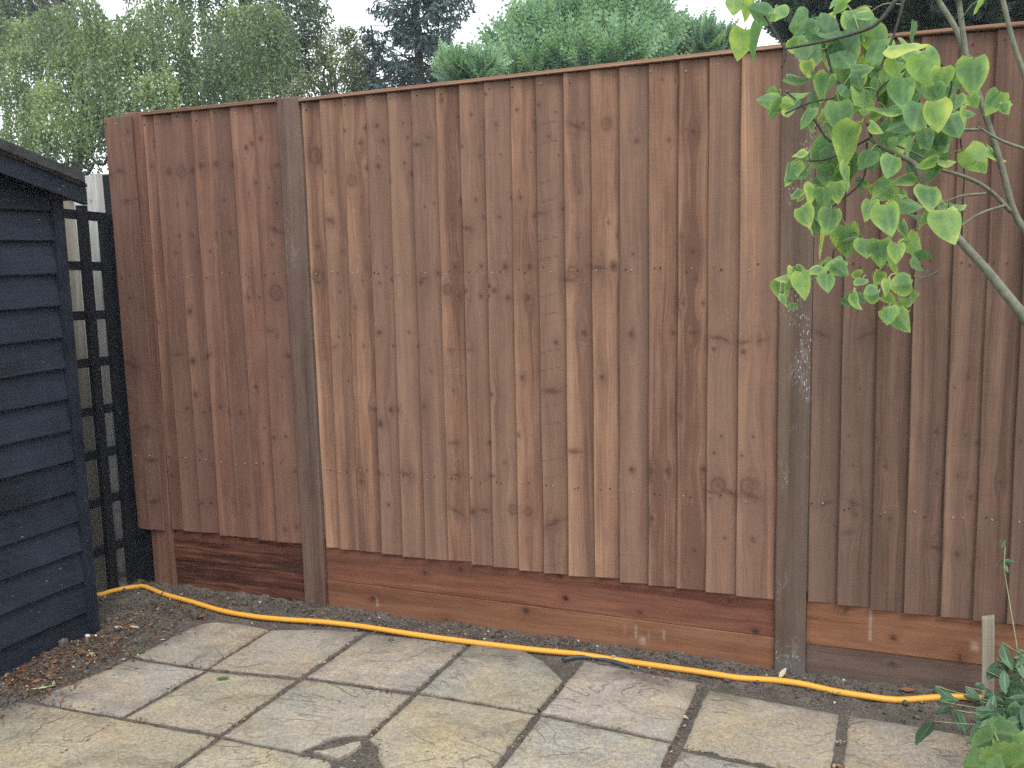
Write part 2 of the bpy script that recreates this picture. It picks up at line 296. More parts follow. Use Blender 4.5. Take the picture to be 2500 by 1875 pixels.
# riven sandstone: object colour is the colour of each slab's stone
N = NT('riven_sandstone'); oi = N.n('ShaderNodeObjectInfo'); G = N.n('ShaderNodeNewGeometry'); P = G.outputs['Position']
tco = N.n('ShaderNodeTexCoord').outputs['Object']
off = N.n('ShaderNodeCombineXYZ'); N.set(off.inputs[0], N.math('MULTIPLY', oi.outputs['Random'], 37)); N.set(off.inputs[1], N.math('MULTIPLY', oi.outputs['Random'], 91))
tc = N.vadd(tco, off.outputs[0])
wd = N.sep(N.attr('wd').outputs['Color'])
big = N.noise(tc, 3.2, 3, .55, .4); med = N.noise(tc, 13, 4, .62); fin = N.noise(tc, 70, 3, .7); spk = N.noise(tc, 240, 2, .7)
tint = oi.outputs['Color']
yel = N.mix(N.math('MULTIPLY', N.ramp(N.math('ADD', N.math('MULTIPLY', big, .5), N.math('ADD', N.math('MULTIPLY', med, .3), N.math('MULTIPLY', fin, .2))), [(.46, 0.0), (.58, 1.0)]), .8), tint, N.mix(.62, tint, (.39, .30, .165)))
gry = N.mix(N.math('MULTIPLY', N.ramp(N.noise(N.vadd(tc, (5, 3, 1)), 4.5, 4, .6), [(.48, 0.0), (.62, 1.0)]), .6), yel, N.mix(.55, yel, (.185, .185, .175)))
pnk = N.mix(N.math('MULTIPLY', N.ramp(N.noise(N.vadd(tc, (1, 8, 2)), 3.6, 3, .6), [(.5, 0.0), (.64, 1.0)]), .6), gry, N.mix(.45, gry, (.36, .27, .23)))
sp = N.ramp(N.math('ADD', N.math('MULTIPLY', fin, .45), N.math('MULTIPLY', spk, .55)), [(.34, .55), (.5, 1.0), (.64, 1.4)])
c = N.mix(1.0, pnk, sp, 'MULTIPLY')
# riven steps
lv = N.math('MULTIPLY', N.noise(N.vmul(tc, (1, 1.5, 1)), 2.6, 4, .55, .9), 9.0)
fr = N.math('FRACT', lv); stp = N.math('ADD', N.math('FLOOR', lv), N.ramp(fr, [(0, 0.0), (.12, 1.0), (1, 1.0)]))
gate = N.ramp(N.noise(N.vadd(tc, (9, 2, 4)), 3.0, 2, .5), [(.42, 0.0), (.58, 1.0)])
edge = N.math('MULTIPLY', N.ramp(fr, [(0, .0), (.03, 1.0), (.10, 1.0), (.16, 0.0)]), gate)
c = N.mix(N.math('MULTIPLY', edge, .55), c, (.16, .142, .12))
# soil dust trodden over the slabs next to the bed and in pits
py = N.sepv(P)[1]
near = N.math('ADD', N.math('MULTIPLY', N.math('ADD', py, .33), 4.4), N.math('MULTIPLY', N.math('SUBTRACT', N.noise(P, 6, 5, .65), .5), 2.1))
px_ = N.math('MULTIPLY', N.math('SUBTRACT', -.28, N.sepv(P)[0]), 4.2)
px_ = N.math('ADD', px_, N.math('MULTIPLY', N.math('SUBTRACT', N.noise(P, 7, 5, .65), .5), 2.1))
dmask = N.math('MAXIMUM', N.ramp(near, [(.0, 0.0), (.95, .93)]), N.ramp(px_, [(.1, 0.0), (.95, .88)]))
c = N.mix(dmask, c, (.155, .135, .118))
dots = N.voro(tc, 34); dm = N.math('MULTIPLY', N.ramp(dots.outputs['Distance'], [(.06, 1.0), (.11, 0.0)]), N.ramp(N.noise(tc, 5, 2), [(.5, 0.0), (.6, .8)]))
c = N.mix(dm, c, (.09, .075, .06))
rim = N.math('MULTIPLY', wd[0], N.ramp(med, [(.3, .2), (.65, 1.0)]))
c = N.mix(N.math('MULTIPLY', rim, .55), c, (.16, .14, .12))
h = N.math('ADD', N.math('MULTIPLY', N.math('MULTIPLY', stp, gate), .55), N.math('ADD', N.math('MULTIPLY', med, .8), N.math('MULTIPLY', fin, .32)))
h = N.math('ADD', h, N.math('MULTIPLY', spk, .12))
M['slab'] = N.done(N.bsdf(c, .85, N.bump(h, .9, .009), .25))

# soil
N = NT('garden_soil'); P = N.n('ShaderNodeNewGeometry').outputs['Position']
a = N.noise(P, 11, 5, .65); b = N.noise(P, 120, 4, .7); v = N.voro(P, 95)
c = N.mix(N.ramp(a, [(.3, 0.0), (.7, 1.0)]), (.125, .107, .092), (.215, .187, .163))
c = N.mix(N.ramp(b, [(.35, .75), (.6, 0.0)]), c, (.035, .029, .025))
peb = N.math('MULTIPLY', N.ramp(v.outputs['Distance'], [(.2, 1.0), (.3, 0.0)]), N.ramp(N.sep(v.outputs['Color'])[0], [(.93, 0.0), (.96, 1.0)]))
c = N.mix(peb, c, (.30, .28, .25))
h = N.math('ADD', b, N.math('ADD', N.math('MULTIPLY', peb, .8), N.math('MULTIPLY', a, 1.2)))
M['soil'] = N.done(N.bsdf(c, .95, N.bump(h, .9, .012), .15))
N = NT('lawn'); P = N.n('ShaderNodeNewGeometry').outputs['Position']
c = N.mix(N.ramp(N.noise(P, 1.2, 5, .7), [(.3, 0.0), (.7, 1.0)]), (.03, .05, .018), (.06, .085, .03))
M['lawn'] = N.done(N.bsdf(c, .95, N.bump(N.noise(P, 60, 4, .7), 1, .03), .1))
M['pebble'] = flat('pale_pebble', (.55, .54, .49), .2, 60, .7)

def leafy(name, stops, trans=.3, veins=False, rough=.55, spec=.3):
    """wd.g = tone picks the leaf's colour, wd.r = midrib, wd.b = distance to the margin"""
    N = NT(name); w = N.sep(N.attr('wd').outputs['Color'])
    P = N.n('ShaderNodeNewGeometry').outputs['Position']
    f = w[1]
    if veins:
        n = N.noise(P, 28, 3, .6)
        f = N.math('ADD', w[1], N.math('MULTIPLY', N.math('SUBTRACT', w[2], .45), .6))
        f = N.math('ADD', f, N.math('MULTIPLY', N.math('SUBTRACT', n, .5), 1.15))
    else:
        f = N.math('ADD', f, N.math('MULTIPLY', N.math('SUBTRACT', N.noise(P, 1.5, 3, .6), .5), .4))
    c = N.ramp(f, stops)
    if veins: c = N.mix(N.math('MULTIPLY', w[0], .3), c, (.32, .42, .2))
    b = N.bsdf(c, rough, None, spec)
    if trans > 0:
        t = N.n('ShaderNodeBsdfTranslucent'); N.set(t.inputs[0], N.mix(1.0, c, (1.5, 1.45, .8), 'MULTIPLY'))
        x = N.n('ShaderNodeMixShader'); x.inputs[0].default_value = trans; N.t.links.new(b, x.inputs[1]); N.t.links.new(t.outputs[0], x.inputs[2]); b = x.outputs[0]
    return N.done(b)
M['birch'] = leafy('birch_leaf', [(0, (.075, .115, .085)), (.5, (.15, .22, .125)), (1, (.32, .42, .19))], .35)
M['broad'] = leafy('broad_leaf', [(0, (.05, .075, .06)), (.5, (.09, .13, .08)), (1, (.17, .21, .11))], .3)
M['olive'] = leafy('olive_leaf', [(0, (.09, .12, .075)), (.5, (.15, .185, .10)), (1, (.24, .27, .14))], .3)
M['spruce'] = leafy('spruce_needle', [(0, (.045, .075, .085)), (.5, (.08, .12, .125)), (1, (.14, .185, .175))], .12)
M['cypress'] = leafy('cypress_spray', [(0, (.055, .12, .105)), (.45, (.15, .285, .205)), (1, (.34, .50, .31))], .3)
M['darkcon'] = leafy('dark_conifer_spray', [(0, (.045, .07, .075)), (.5, (.08, .115, .11)), (1, (.125, .16, .14))], .25)
M['lilac'] = leafy('lilac_leaf', [(0, (.075, .16, .085)), (.38, (.125, .25, .11)), (.68, (.27, .41, .125)), (1, (.52, .58, .16))], .45, True, .55, .25)
M['lance'] = leafy('lance_leaf', [(0, (.045, .10, .06)), (.5, (.08, .165, .09)), (1, (.18, .26, .15))], .22, True, .45, .4)
M['lobed'] = leafy('lobed_leaf', [(0, (.06, .13, .05)), (.45, (.13, .24, .075)), (.82, (.24, .34, .10)), (1, (.34, .12, .10))], .35, True, .5, .3)
M['greenleaf'] = leafy('fallen_green_leaf', [(0, (.03, .085, .03)), (1, (.09, .19, .05))], .1)
M['paleleaf'] = leafy('dry_pale_leaf', [(0, (.30, .24, .15)), (1, (.58, .52, .38))], .05)
M['brownleaf'] = leafy('dry_brown_leaf', [(0, (.13, .055, .03)), (1, (.26, .12, .07))], .05)
M['litter'] = leafy('litter', [(0, (.05, .032, .022)), (.35, (.12, .06, .032)), (.7, (.26, .115, .045)), (.9, (.30, .22, .12)), (1, (.45, .4, .31))], 0, rough=.9)
M['twig'] = flat('grey_green_bark', (.155, .155, .115), .3, 80, .8)
M['darktwig'] = flat('dark_twig', (.055, .05, .045), .3, 80, .8)
M['greenstem'] = flat('pale_green_stem', (.26, .28, .13), .2, 80, .6)
M['bark'] = flat('tree_bark', (.07, .065, .06), .4, 6, .9)

def rng(seed): return np.random.default_rng(seed)

# ------------------------------------------------------------------ ground and soil
def terrain_soil(x, y):
    h = -.010 + .030 * sm(-.20, -.02, y) * (0.5 + .9 * mnoise.noise((x * 2.1, y * 2, 3)) ** 2) * sm(-1.4, -.9, -abs(x) + .0 * x if False else -.9)
    return h
def soil_h(x, y):
    n1 = mnoise.noise((x * 5, y * 5, 1.3)); n2 = mnoise.noise((x * 17, y * 17, 4.1)); n3 = mnoise.noise((x * 55, y * 55, 7.7))
    edge_f = float(sm(-.19, -.04, y + .05 * n1 + .02 * n2))            # rises towards the fence
    edge_s = float(sm(-.34, -.58, x + .06 * n1))                       # and towards the shed
    edge_r = float(sm(2.46, 2.62, x + .05 * n1))                        # planted bed on the right
    e = max(edge_f, edge_s, edge_r)
    h = -.0065 + .0105 * e + .008 * e * n1 + (.002 + .005 * e) * n2 + (.0012 + .0035 * e) * n3
    h += .006 * float(sm(-.03, .0, y)) * (1 + n2)
    return h
g = MB()
xs = np.concatenate([np.arange(-1.9, 3.3, .011)]); ys = np.arange(-1.75, .055, .012)
Z = np.array([[soil_h(x, y) for y in ys] for x in xs])
V = np.stack([np.repeat(xs, len(ys)), np.tile(ys, len(xs)), Z.ravel()], 1)
nx, ny = len(xs), len(ys)
idx = np.arange(nx * ny).reshape(nx, ny)
F = np.stack([idx[:-1, :-1].ravel(), idx[1:, :-1].ravel(), idx[1:, 1:].ravel(), idx[:-1, 1:].ravel()], 1)
g.add(V, F)
tag(g.build('soil_bed', M['soil'], smooth=True), 'dark crumbly garden soil along the fence foot and between the slabs', 'soil', kind='structure')
g = MB(); g.add([(-600, -600, -.06), (600, -600, -.06), (600, 600, -.06), (-600, 600, -.06)], np.array([[0, 1, 2, 3]]))
tag(g.build('ground', M['lawn']), 'grassy ground reaching out beyond the fence', 'ground', kind='structure')

# ------------------------------------------------------------------ paving slabs
def slab(pts, tint, label, top=0.0, seed=0, rough_edges=()):
    """pts: outline in plan, anticlockwise from above or not; each side is resampled with a slightly worn edge"""
    r = rng(seed); P = np.array(pts, float)
    area = 0.5 * np.sum(P[:, 0] * np.roll(P[:, 1], -1) - np.roll(P[:, 0], -1) * P[:, 1])
    if area < 0: P = P[::-1]
    out = []
    for i in range(len(P)):
        a, b = P[i], P[(i + 1) % len(P)]; L = np.linalg.norm(b - a); n = max(2, int(L / .012))
        nrm = np.array([b[1] - a[1], a[0] - b[0]]) / (L + 1e-9)
        for k in range(n):
            t = k / n; p = a + (b - a) * t
            j = mnoise.noise((p[0] * 30 + seed, p[1] * 30, .5)) * .0030 + mnoise.noise((p[0] * 90, p[1] * 90, seed)) * .0018
            j -= .012 * max(0.0, mnoise.noise((p[0] * 16 + 5, p[1] * 16, seed * .7)) - .30)
            out.append(p + nrm * (j - .002))
    O = np.array(out); n = len(O)
    T = np.roll(O, -1, 0) - np.roll(O, 1, 0); T /= np.linalg.norm(T, axis=1)[:, None] + 1e-9
    Nn = np.stack([T[:, 1], -T[:, 0]], 1)
    rings = [(0, -.045, 1), (0, -.007, 1), (.002, -.003, 1), (.006, -.0008, .75), (.014, 0.0, .3), (.03, .0004, 0)]
    tilt = r.normal(0, .004, 2); hz_ = r.normal(.001, .0018); c0 = P.mean(0)
    V = []; W = []
    for ins, dz, rimv in rings:
        Q = c0 + (O - c0) * (1 - ins / .21)
        z = top + hz_ + dz + (Q - c0) @ tilt
        V.append(np.column_stack([Q, z])); W.append(np.tile([rimv, .5, .5, 1], (n, 1)))
    F = []
    for k in range(len(rings) - 1):
        a = np.arange(n) + k * n; b = (np.arange(n) + 1) % n + k * n
        F.append(np.stack([a, b, b + n, a + n], 1))
    g = MB(); g.add(np.concatenate(V), np.concatenate(F), None, np.concatenate(W))
    g.f.append(np.array([np.arange(n) + (len(rings) - 1) * n])); g.m.append(np.zeros(1, int))
    o = g.build('paving_slab', M['slab'], origin=(c0[0], c0[1], top - .045), smooth=False)
    tint = np.array(tint) * .62 + np.array((.40, .36, .305)) * .38
    o.color = (tint[0] * .78, tint[1] * .77, tint[2] * .76, 1)
    return tag(o, label, 'paving slab', 'riven stone slabs of the patio', 'thing')
BUFF = (.40, .355, .29); GREY = (.36, .35, .325); PINK = (.44, .375, .335); GRN = (.36, .36, .30); YEL = (.44, .375, .255); LGREY = (.45, .43, .40)
slab([(-.401, -.332), (-.345, -.275), (-.20, -.262), (-.088, -.272), (-.081, -.645), (-.412, -.655)], (.40, .355, .30), 'buff slab half lost in soil in front of the streaked gravel boards', 0, 1)
slab([(-.076, -.276), (.10, -.205), (.288, -.168), (.286, -.592), (-.066, -.642)], (.42, .375, .325), 'pinkish buff slab right below the narrow post, second of the row by the hose', .003, 2)
slab([(.305, -.167), (.722, -.128), (.724, -.560), (.305, -.582)], (.41, .36, .32), 'pink grey slab by the hose between the second slab and the mossy one', 0, 3)
slab([(.738, -.118), (.93, -.118), (1.055, -.195), (1.165, -.31), (1.163, -.555), (.742, -.560)], (.32, .325, .275), 'mossy grey green slab with its corner by the grey conduit missing', .001, 4)
slab([(1.180, -.135), (1.606, -.172), (1.612, -.585), (1.178, -.556)], (.54, .48, .44), 'pale pink slab with flaked ripples touching the grey conduit end', .004, 5)
slab([(1.636, -.200), (2.060, -.235), (2.066, -.640), (1.640, -.606)], (.38, .335, .285), 'brownish slab right in front of the splashed post, whole and square', 0, 6)
slab([(2.084, -.235), (2.52, -.25), (2.53, -.655), (2.088, -.640)], (.35, .30, .255), 'brown slab running under the leafy plants by the stake', 0, 7)
slab([(-.406, -.672), (-.078, -.657), (-.094, -1.040), (-.462, -1.060), (-.47, -1.0), (-.44, -.86)], (.40, .395, .365), 'pale grey slab beside the bark litter along the shed', .001, 8)
slab([(-.062, -.660), (.281, -.610), (.285, -1.020), (-.080, -1.040)], (.40, .355, .255), 'yellowish slab with a green leaf lying on it', 0, 9)
slab([(.302, -.600), (.722, -.575), (.724, -.870), (.672, -.884), (.636, -.915), (.612, -.965), (.585, -1.030), (.303, -1.030)], (.37, .36, .295), 'greenish slab whose near corner is broken away at the hole', .001, 10)
slab([(.742, -.575), (1.163, -.572), (1.168, -1.01), (.87, -1.02), (.835, -.99), (.795, -.925), (.743, -.890)], (.42, .37, .26), 'yellow speckled slab with a bitten corner beside the hole', 0, 11)
slab([(1.182, -.572), (1.612, -.600), (1.616, -1.02), (1.186, -1.005)], (.37, .36, .325), 'grey green rippled slab directly in front of the pale pink one', .0, 12)
slab([(1.640, -.622), (2.064, -.656), (2.07, -1.08), (1.642, -1.04)], (.36, .345, .315), 'grey slab cut by the lower frame edge in front of the brownish whole slab', 0, 13)
slab([(2.088, -.66), (2.53, -.675), (2.53, -1.1), (2.09, -1.08)], (.36, .31, .27), 'brown slab under the big lobed leaves', 0, 14)
slab([(-.60, -1.19), (-.53, -1.085), (-.47, -1.074), (-.094, -1.054), (.288, -1.036), (.292, -1.47), (-.62, -1.50)], (.385, .335, .22), 'large yellow and grey slab in the corner next to the shed litter', 0, 15)
slab([(.308, -1.044), (.700, -1.040), (.722, -1.06), (.725, -1.47), (.308, -1.47)], (.42, .38, .27), 'yellow slab nearest the viewer on the near side of the broken slab', 0, 16)
slab([(.742, -1.05), (.775, -1.045), (1.166, -1.03), (1.17, -1.47), (.745, -1.47)], (.40, .37, .29), 'slab of which only a sliver shows below the yellow speckled one', 0, 17)
slab([(.628, -1.018), (.660, -.992), (.728, -.912), (.745, -.930), (.735, -.985), (.722, -1.028)], (.42, .38, .31), 'small broken stone fragment lying in the hole of the patio', .003, 18)

# ------------------------------------------------------------------ timber boards with real grain and knots
def parse(s): return np.array([[float(q) for q in k.split()] for k in s.split(';')]) * np.array([.001, .001, .001, 1])
KN = parse(KNOTS); GK = parse(GKNOTS)

def grain_field(U, Vv, knots, seed, gain=1.0):
    """U across, Vv along (metres). knots rows: u v r kind. returns warped u and knot darkness"""
    W = U.copy(); K = np.zeros_like(U); r = rng(seed)
    for ku, kv, kr, kt in knots:
        du = U - ku; dv = Vv - kv; kr = max(kr, .0035)
        a = min(1.9 * kr, .022)
        d2 = du ** 2 + (dv / 2.6) ** 2
        W = W - du * a * a / (d2 + .3 * a * a) * np.exp(-d2 / (.05 ** 2))
        if kt == 0:
            d = np.sqrt(du ** 2 + (dv * .85) ** 2)
            k = .88 * np.exp(-(d / (kr * .64)) ** 3) + .20 * np.exp(-(d / (1.7 * kr)) ** 2)
            k = k - .28 * np.exp(-((d - .35 * kr) / (.25 * kr)) ** 2) * (kr > .007)
        elif kt == 1:
            t = r.uniform(-.5, .5); dd = dv + du * t; q = min(kr, .05)
            d = np.sqrt((du / 1.25) ** 2 + (dd * 2.6) ** 2)
            k = .66 * np.exp(-(d / (q * .62)) ** 2) + .25 * np.exp(-(np.sqrt(du ** 2 + (dd * 1.4) ** 2) / (1.6 * q)) ** 2)
            k = k * (.85 + .3 * np.sin(dd * 700 + du * 260 + 3 * np.sin(du * 90)))
        else:
            d = np.sqrt(du ** 2 + (dv * .85) ** 2)
            k = .40 * np.exp(-((d - kr * .8) / (.2 * kr)) ** 2) + .30 * np.exp(-(d / (.35 * kr)) ** 2) + .25 * np.exp(-(d / (1.6 * kr)) ** 2)
        K = np.maximum(K, k * gain)
    return W, np.clip(K, 0, 1)

def plank(g, TL, TR, BL, BR, y0, y1, th, seed, knots, tone=.5, hue=.5, res=.0055, horizontal=False, ygrad=0.0, bow=.0015, mat=0, bevel=.002, kerf=False, marks=(), streak=None):
    """a board whose face is the quad TL TR BL BR in (x, z); y0 at its left edge, y1 at its right edge"""
    r = rng(seed)
    w = max(np.hypot(TR[0] - TL[0], TR[1] - TL[1]), .01); h = np.hypot(BL[0] - TL[0], BL[1] - TL[1])
    nu = max(6, int(w / res)); nv = max(6, int(h / res))
    if w > 1.0: nu = int(w / .008)
    u = np.concatenate([[0, bevel / w], np.linspace(bevel / w * 2, 1 - bevel / w * 2, nu), [1 - bevel / w, 1]])
    v = np.concatenate([[0, bevel / h], np.linspace(bevel / h * 2, 1 - bevel / h * 2, nv), [1 - bevel / h, 1]])
    Ug, Vg = np.meshgrid(u, v, indexing='ij')
    X = (TL[0] * (1 - Ug) + TR[0] * Ug) * (1 - Vg) + (BL[0] * (1 - Ug) + BR[0] * Ug) * Vg
    Zz = (TL[1] * (1 - Ug) + TR[1] * Ug) * (1 - Vg) + (BL[1] * (1 - Ug) + BR[1] * Ug) * Vg
    ph = r.uniform(0, 6.28, 3)
    Y = y0 + (y1 - y0) * Ug + bow * np.sin(Vg * 3.1 + ph[0]) + bow * .5 * np.sin(Vg * 7 + ph[1])
    edge = np.minimum(np.minimum(Ug, 1 - Ug) * w, np.minimum(Vg, 1 - Vg) * h)
    Y = Y + np.where(edge < bevel * .5, bevel * .8, 0)
    if not horizontal: X = X + .0008 * np.sin(Zz * 9 + ph[2])
    a, b = (Zz, X) if horizontal else (X, Zz)
    kk = [(k[1], k[0], k[2], k[3]) if horizontal else k for k in knots]
    Wp, K = grain_field(a, b, kk, seed, 1.3 if horizontal else 1.0)
    if kerf: K = np.maximum(K, .55 * np.exp(-((((Zz + .006 * np.sin(X * 40)) % .067) - .03) / .0022) ** 2) * (Ug < .62) * (.6 + .4 * np.sin(Zz * 31)))
    mark = np.zeros_like(X)
    for (mx, mz0, mz1, mw) in marks: mark = np.maximum(mark, np.exp(-((X - mx) / (mw * .6)) ** 4) * sm(mz0 - .006, mz0 + .006, Zz) * (1 - sm(mz1 - .006, mz1 + .006, Zz)))
    offu, offv = r.uniform(-20, 20), r.uniform(-20, 20)
    bend = .006 * np.sin(b * 1.7 + ph[0]) + .004 * np.sin(b * 4.1 + ph[1])
    G = np.stack([Wp.ravel() + offu + bend.ravel(), b.ravel() + offv, np.full(X.size, offu)], 1)
    amp = (r.choice([0, 0, .15, .3, .5]) if streak is None else streak) * (not horizontal); wv = .16 + .1 * np.sin(b * 2.3 + ph[1]) + .03 * np.sin(b * 11 + ph[2])
    tones = tone + amp * (1 - sm(wv, wv + .12, Ug)) * (.6 + .4 * np.sin(b * 1.9 + ph[0]) if streak is None else .35 + .75 * (1 - sm(.9, 1.6, b)) + .15 * np.sin(b * 5 + ph[0])) - (.0 if horizontal else .14) * Ug  # last term: shade beside the next board's edge put into the tone
    WD = np.stack([K.ravel(), tones.ravel() + ygrad * (Vg.ravel() - .5), np.full(X.size, hue), 1 - .9 * mark.ravel()], 1)
    n1, n2 = X.shape; idx = np.arange(n1 * n2).reshape(n1, n2)
    F = np.stack([idx[:-1, :-1].ravel(), idx[:-1, 1:].ravel(), idx[1:, 1:].ravel(), idx[1:, :-1].ravel()], 1)
    front = np.stack([X.ravel(), Y.ravel(), Zz.ravel()], 1)
    loop = np.concatenate([idx[:, 0], idx[-1, 1:], idx[-2::-1, -1], idx[0, -2:0:-1]])
    back = front[loop].copy(); thl = th * (1 - .45 * (y1 != y0) * Ug.ravel()[loop]); back[:, 1] += thl
    nb = len(front); m = len(loop)
    base = g.n
    g.add(np.concatenate([front, back]), F, np.concatenate([G, G[loop] + [.004, 0, 0]]), np.concatenate([WD, WD[loop] * [0, 1, 1, 1]]), mat)
    k = np.arange(m); k2 = (k + 1) % m
    g.f.append(np.stack([loop[k], loop[k2], nb + k2, nb + k], 1) + base); g.m.append(np.full(m, mat))
    g.f.append(np.array([nb + k]) + base); g.m.append(np.full(1, mat))

def near_knots(K, x0, x1, z0, z1): return K[(K[:, 0] > x0) & (K[:, 0] < x1) & (K[:, 1] > z0) & (K[:, 1] < z1)]

def disc(g, x, y, z, r, mat, n=7):
    t = np.linspace(0, 2 * math.pi, n, endpoint=False)
    V = np.stack([x + r * np.cos(t), np.full(n, y), z + r * np.sin(t)], 1)
    V = np.concatenate([V, V * [1, 0, 1] + [0, y + .004, 0]])
    i = np.arange(n); j = (i + 1) % n
    g.add(V, np.stack([i, j, j + n, i + n], 1), None, None, mat)
    g.f.append(np.array([i + g.n - 2 * n])); g.m.append(np.full(1, mat))

def boarding(name, top, bot, ztop, zbot, mat, parent, seed, tones=None, label=None, lap=.016, step=.0145, y=-.005, streaks=None):
    """feather-edge boards: thick left edge laid over the thin right edge of the one before"""
    g = MB(); r = rng(seed); n = len(top) - 1
    for i in range(n):
        last = i == n - 1
        wt, wb = top[i + 1] - top[i], bot[i + 1] - bot[i]
        la = .0 if last else lap
        fac = (wt + la) / wt
        zt0, zt1 = ztop(top[i]), ztop(top[i + 1]); zb = zbot(bot[i]) + r.normal(0, .0022)
        dt = r.uniform(-.0015, .0015)
        y0 = y + r.normal(0, .0012)
        kn = near_knots(KN, min(top[i], bot[i]) - .03, max(top[i + 1], bot[i + 1]) + .03, zb - .05, zt0 + .05)
        tn = r.uniform(.32, .7) if tones is None or tones[i] is None else tones[i]
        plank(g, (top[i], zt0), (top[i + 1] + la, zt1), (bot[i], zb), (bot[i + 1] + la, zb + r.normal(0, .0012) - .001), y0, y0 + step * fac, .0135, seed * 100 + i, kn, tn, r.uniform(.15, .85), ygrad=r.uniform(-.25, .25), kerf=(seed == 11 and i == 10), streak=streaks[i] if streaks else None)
        # fixing nails at the three rails, two a board, some proud and some punched below the face
        for zz, nn in ((zt0 - .028, 1), (1.395, 2), (.60, 2)):
            for k in range(nn):
                t = (zt0 - zz) / (zt0 - zb); xx = (top[i] * (1 - t) + bot[i] * t) + wt * (.2 + .22 * k) + r.normal(0, .006)
                f = (xx - (top[i] * (1 - t) + bot[i] * t)) / wt
                yy = y0 + step * f - .0032
                disc(g, xx, yy, zz + r.normal(0, .006), r.uniform(.0018, .0028), 1 if r.random() < .45 else 2)
    o = g.build(name, [M[mat], M['nail'], M['hole']], parent)
    if label: o['label'] = label
    return o

fence = tag(empty('wooden_fence', (.9, 0, 0)), 'tall brown stained board fence on timber posts behind the yellow hose', 'fence')
MT = [.0085, .0956, .1977, .2992, .3951, .4959, .5963, .6928, .7907, .8927, .9878, 1.0928, 1.191, 1.2941, 1.3948, 1.4972, 1.5985, 1.7024, 1.8285]
MBt = [.0172, .0867, .1787, .2846, .3805, .4821, .5816, .6827, .7764, .8804, .9837, 1.0816, 1.1837, 1.2774, 1.3859, 1.489, 1.5911, 1.6965, 1.828]
boarding('board_panel', MT, MBt, lambda x: 2.058 + .0105 * x, lambda x: .2665 - .004 * x, 'board', fence, 11,
         [.6, .52, .5, .46, .58, .45, .48, .5, .52, .52, .45, .52, .62, .42, .38, .42, .52, .55], streaks=[.6, .1, .15, .1, .25, .1, .3, .35, .42, .36, .05, .42, .35, .0, .0, .12, .2, .2])
boarding('board_panel', [-.788, -.732, -.635, -.532, -.434, -.335, -.2185, -.104], [-.797, -.7296, -.6325, -.5288, -.431, -.327, -.2247, -.1045], lambda x: 2.067 + .0 * x, lambda x: .2685, 'board_deep', fence, 12,
         [.5, .62, .42, .6, .4, .62, .55])
RX = [1.936, 2.030, 2.134, 2.237, 2.345, 2.440, 2.536, 2.64, 2.745, 2.85, 2.955, 3.06, 3.165, 3.27, 3.375, 3.48, 3.585, 3.69, 3.77]
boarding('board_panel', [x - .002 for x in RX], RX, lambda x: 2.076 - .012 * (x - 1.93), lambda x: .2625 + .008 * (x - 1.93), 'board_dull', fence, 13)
boarding('filler_boards', [-.979, -.925, -.835], [-.966, -.911, -.826], lambda x: 2.0695, lambda x: .265, 'board_deep', fence, 14, [.5, .5], y=-.026, step=.004)
# cover strip at the left of the post head
for x0, x1, z0, z1, sd in ((.002, 1.832, 2.060, 2.0785, 1), (-.786, -.106, 2.068, 2.0685, 2), (1.934, 3.77, 2.078, 2.059, 3)):
    g = MB()
    plank(g, (x0, z0 + .0135), (x1, z1 + .0135), (x0, z0), (x1, z1), -.014, -.014, .055, 60 + sd, [], .55, .5, res=.006, horizontal=True)
    g.build('capping_strip', M['cap'], fence)
def post(xt0, xt1, xb0, xb1, ztop, yf, mat, seed, depth=.095, zb=-.25):
    g = MB(); plank(g, (xt0, ztop), (xt1, ztop - .002), (xb0, zb), (xb1, zb), yf, yf, depth, seed, [], .5, .5, res=.009, bow=.001, bevel=.003)
    return g.build('fence_post', M[mat], fence)
post(-.103, .000, -.100, .004, 2.084, -.0075, 'post', 71)
post(1.829, 1.934, 1.829, 1.930, 2.095, -.0085, 'post_splash', 72)['label'] = 'post with dried white paint splashes'
post(-.898, -.789, -.920, -.806, 2.0865, -.006, 'board_deep', 73)
post(3.775, 3.88, 3.775, 3.88, 2.08, -.006, 'post', 74)
def gboard(x0, x1, zt0, zt1, zb0, zb1, mat, y, seed, tone=.5, marks=()):
    g = MB(); kn = near_knots(GK, x0 - .02, x1 + .02, min(zb0, zb1) - .02, max(zt0, zt1) + .02)
    plank(g, (x0, zt0), (x1, zt1), (x0, zb0), (x1, zb1), y, y, .022, seed, kn, tone, .5, res=.006, horizontal=True, bow=.001, marks=marks)
    return g.build('gravel_board', M[mat], fence)
gboard(.005, 1.828, .30, .295, .1225, .1205, 'gravel_dark', .013, 81)
gboard(.0055, 1.8275, .1215, .1195, -.04, -.04, 'gravel_mid', .009, 82, .62, [(1.29, .06, .10, .006), (1.335, .05, .10, .009), (1.385, .05, .085, .005), (1.437, .055, .095, .006), (.245, .03, .07, .008), (1.36, .03, .06, .02)])
gboard(-.805, -.101, .30, .30, .124, .138, 'gravel_left', .012, 83, .45)
gboard(-.8045, -.1015, .1225, .1365, -.04, -.04, 'gravel_left', .015, 84, .4)
gboard(1.931, 3.774, .30, .30, .1125, .128, 'gravel_mid', .013, 85, .5, [(2.135, .19, .26, .006), (2.135, .15, .19, .0045), (2.45, .16, .19, .02)])
gboard(1.9315, 3.7735, .1112, .1268, -.05, -.05, 'post', .016, 86, .35)

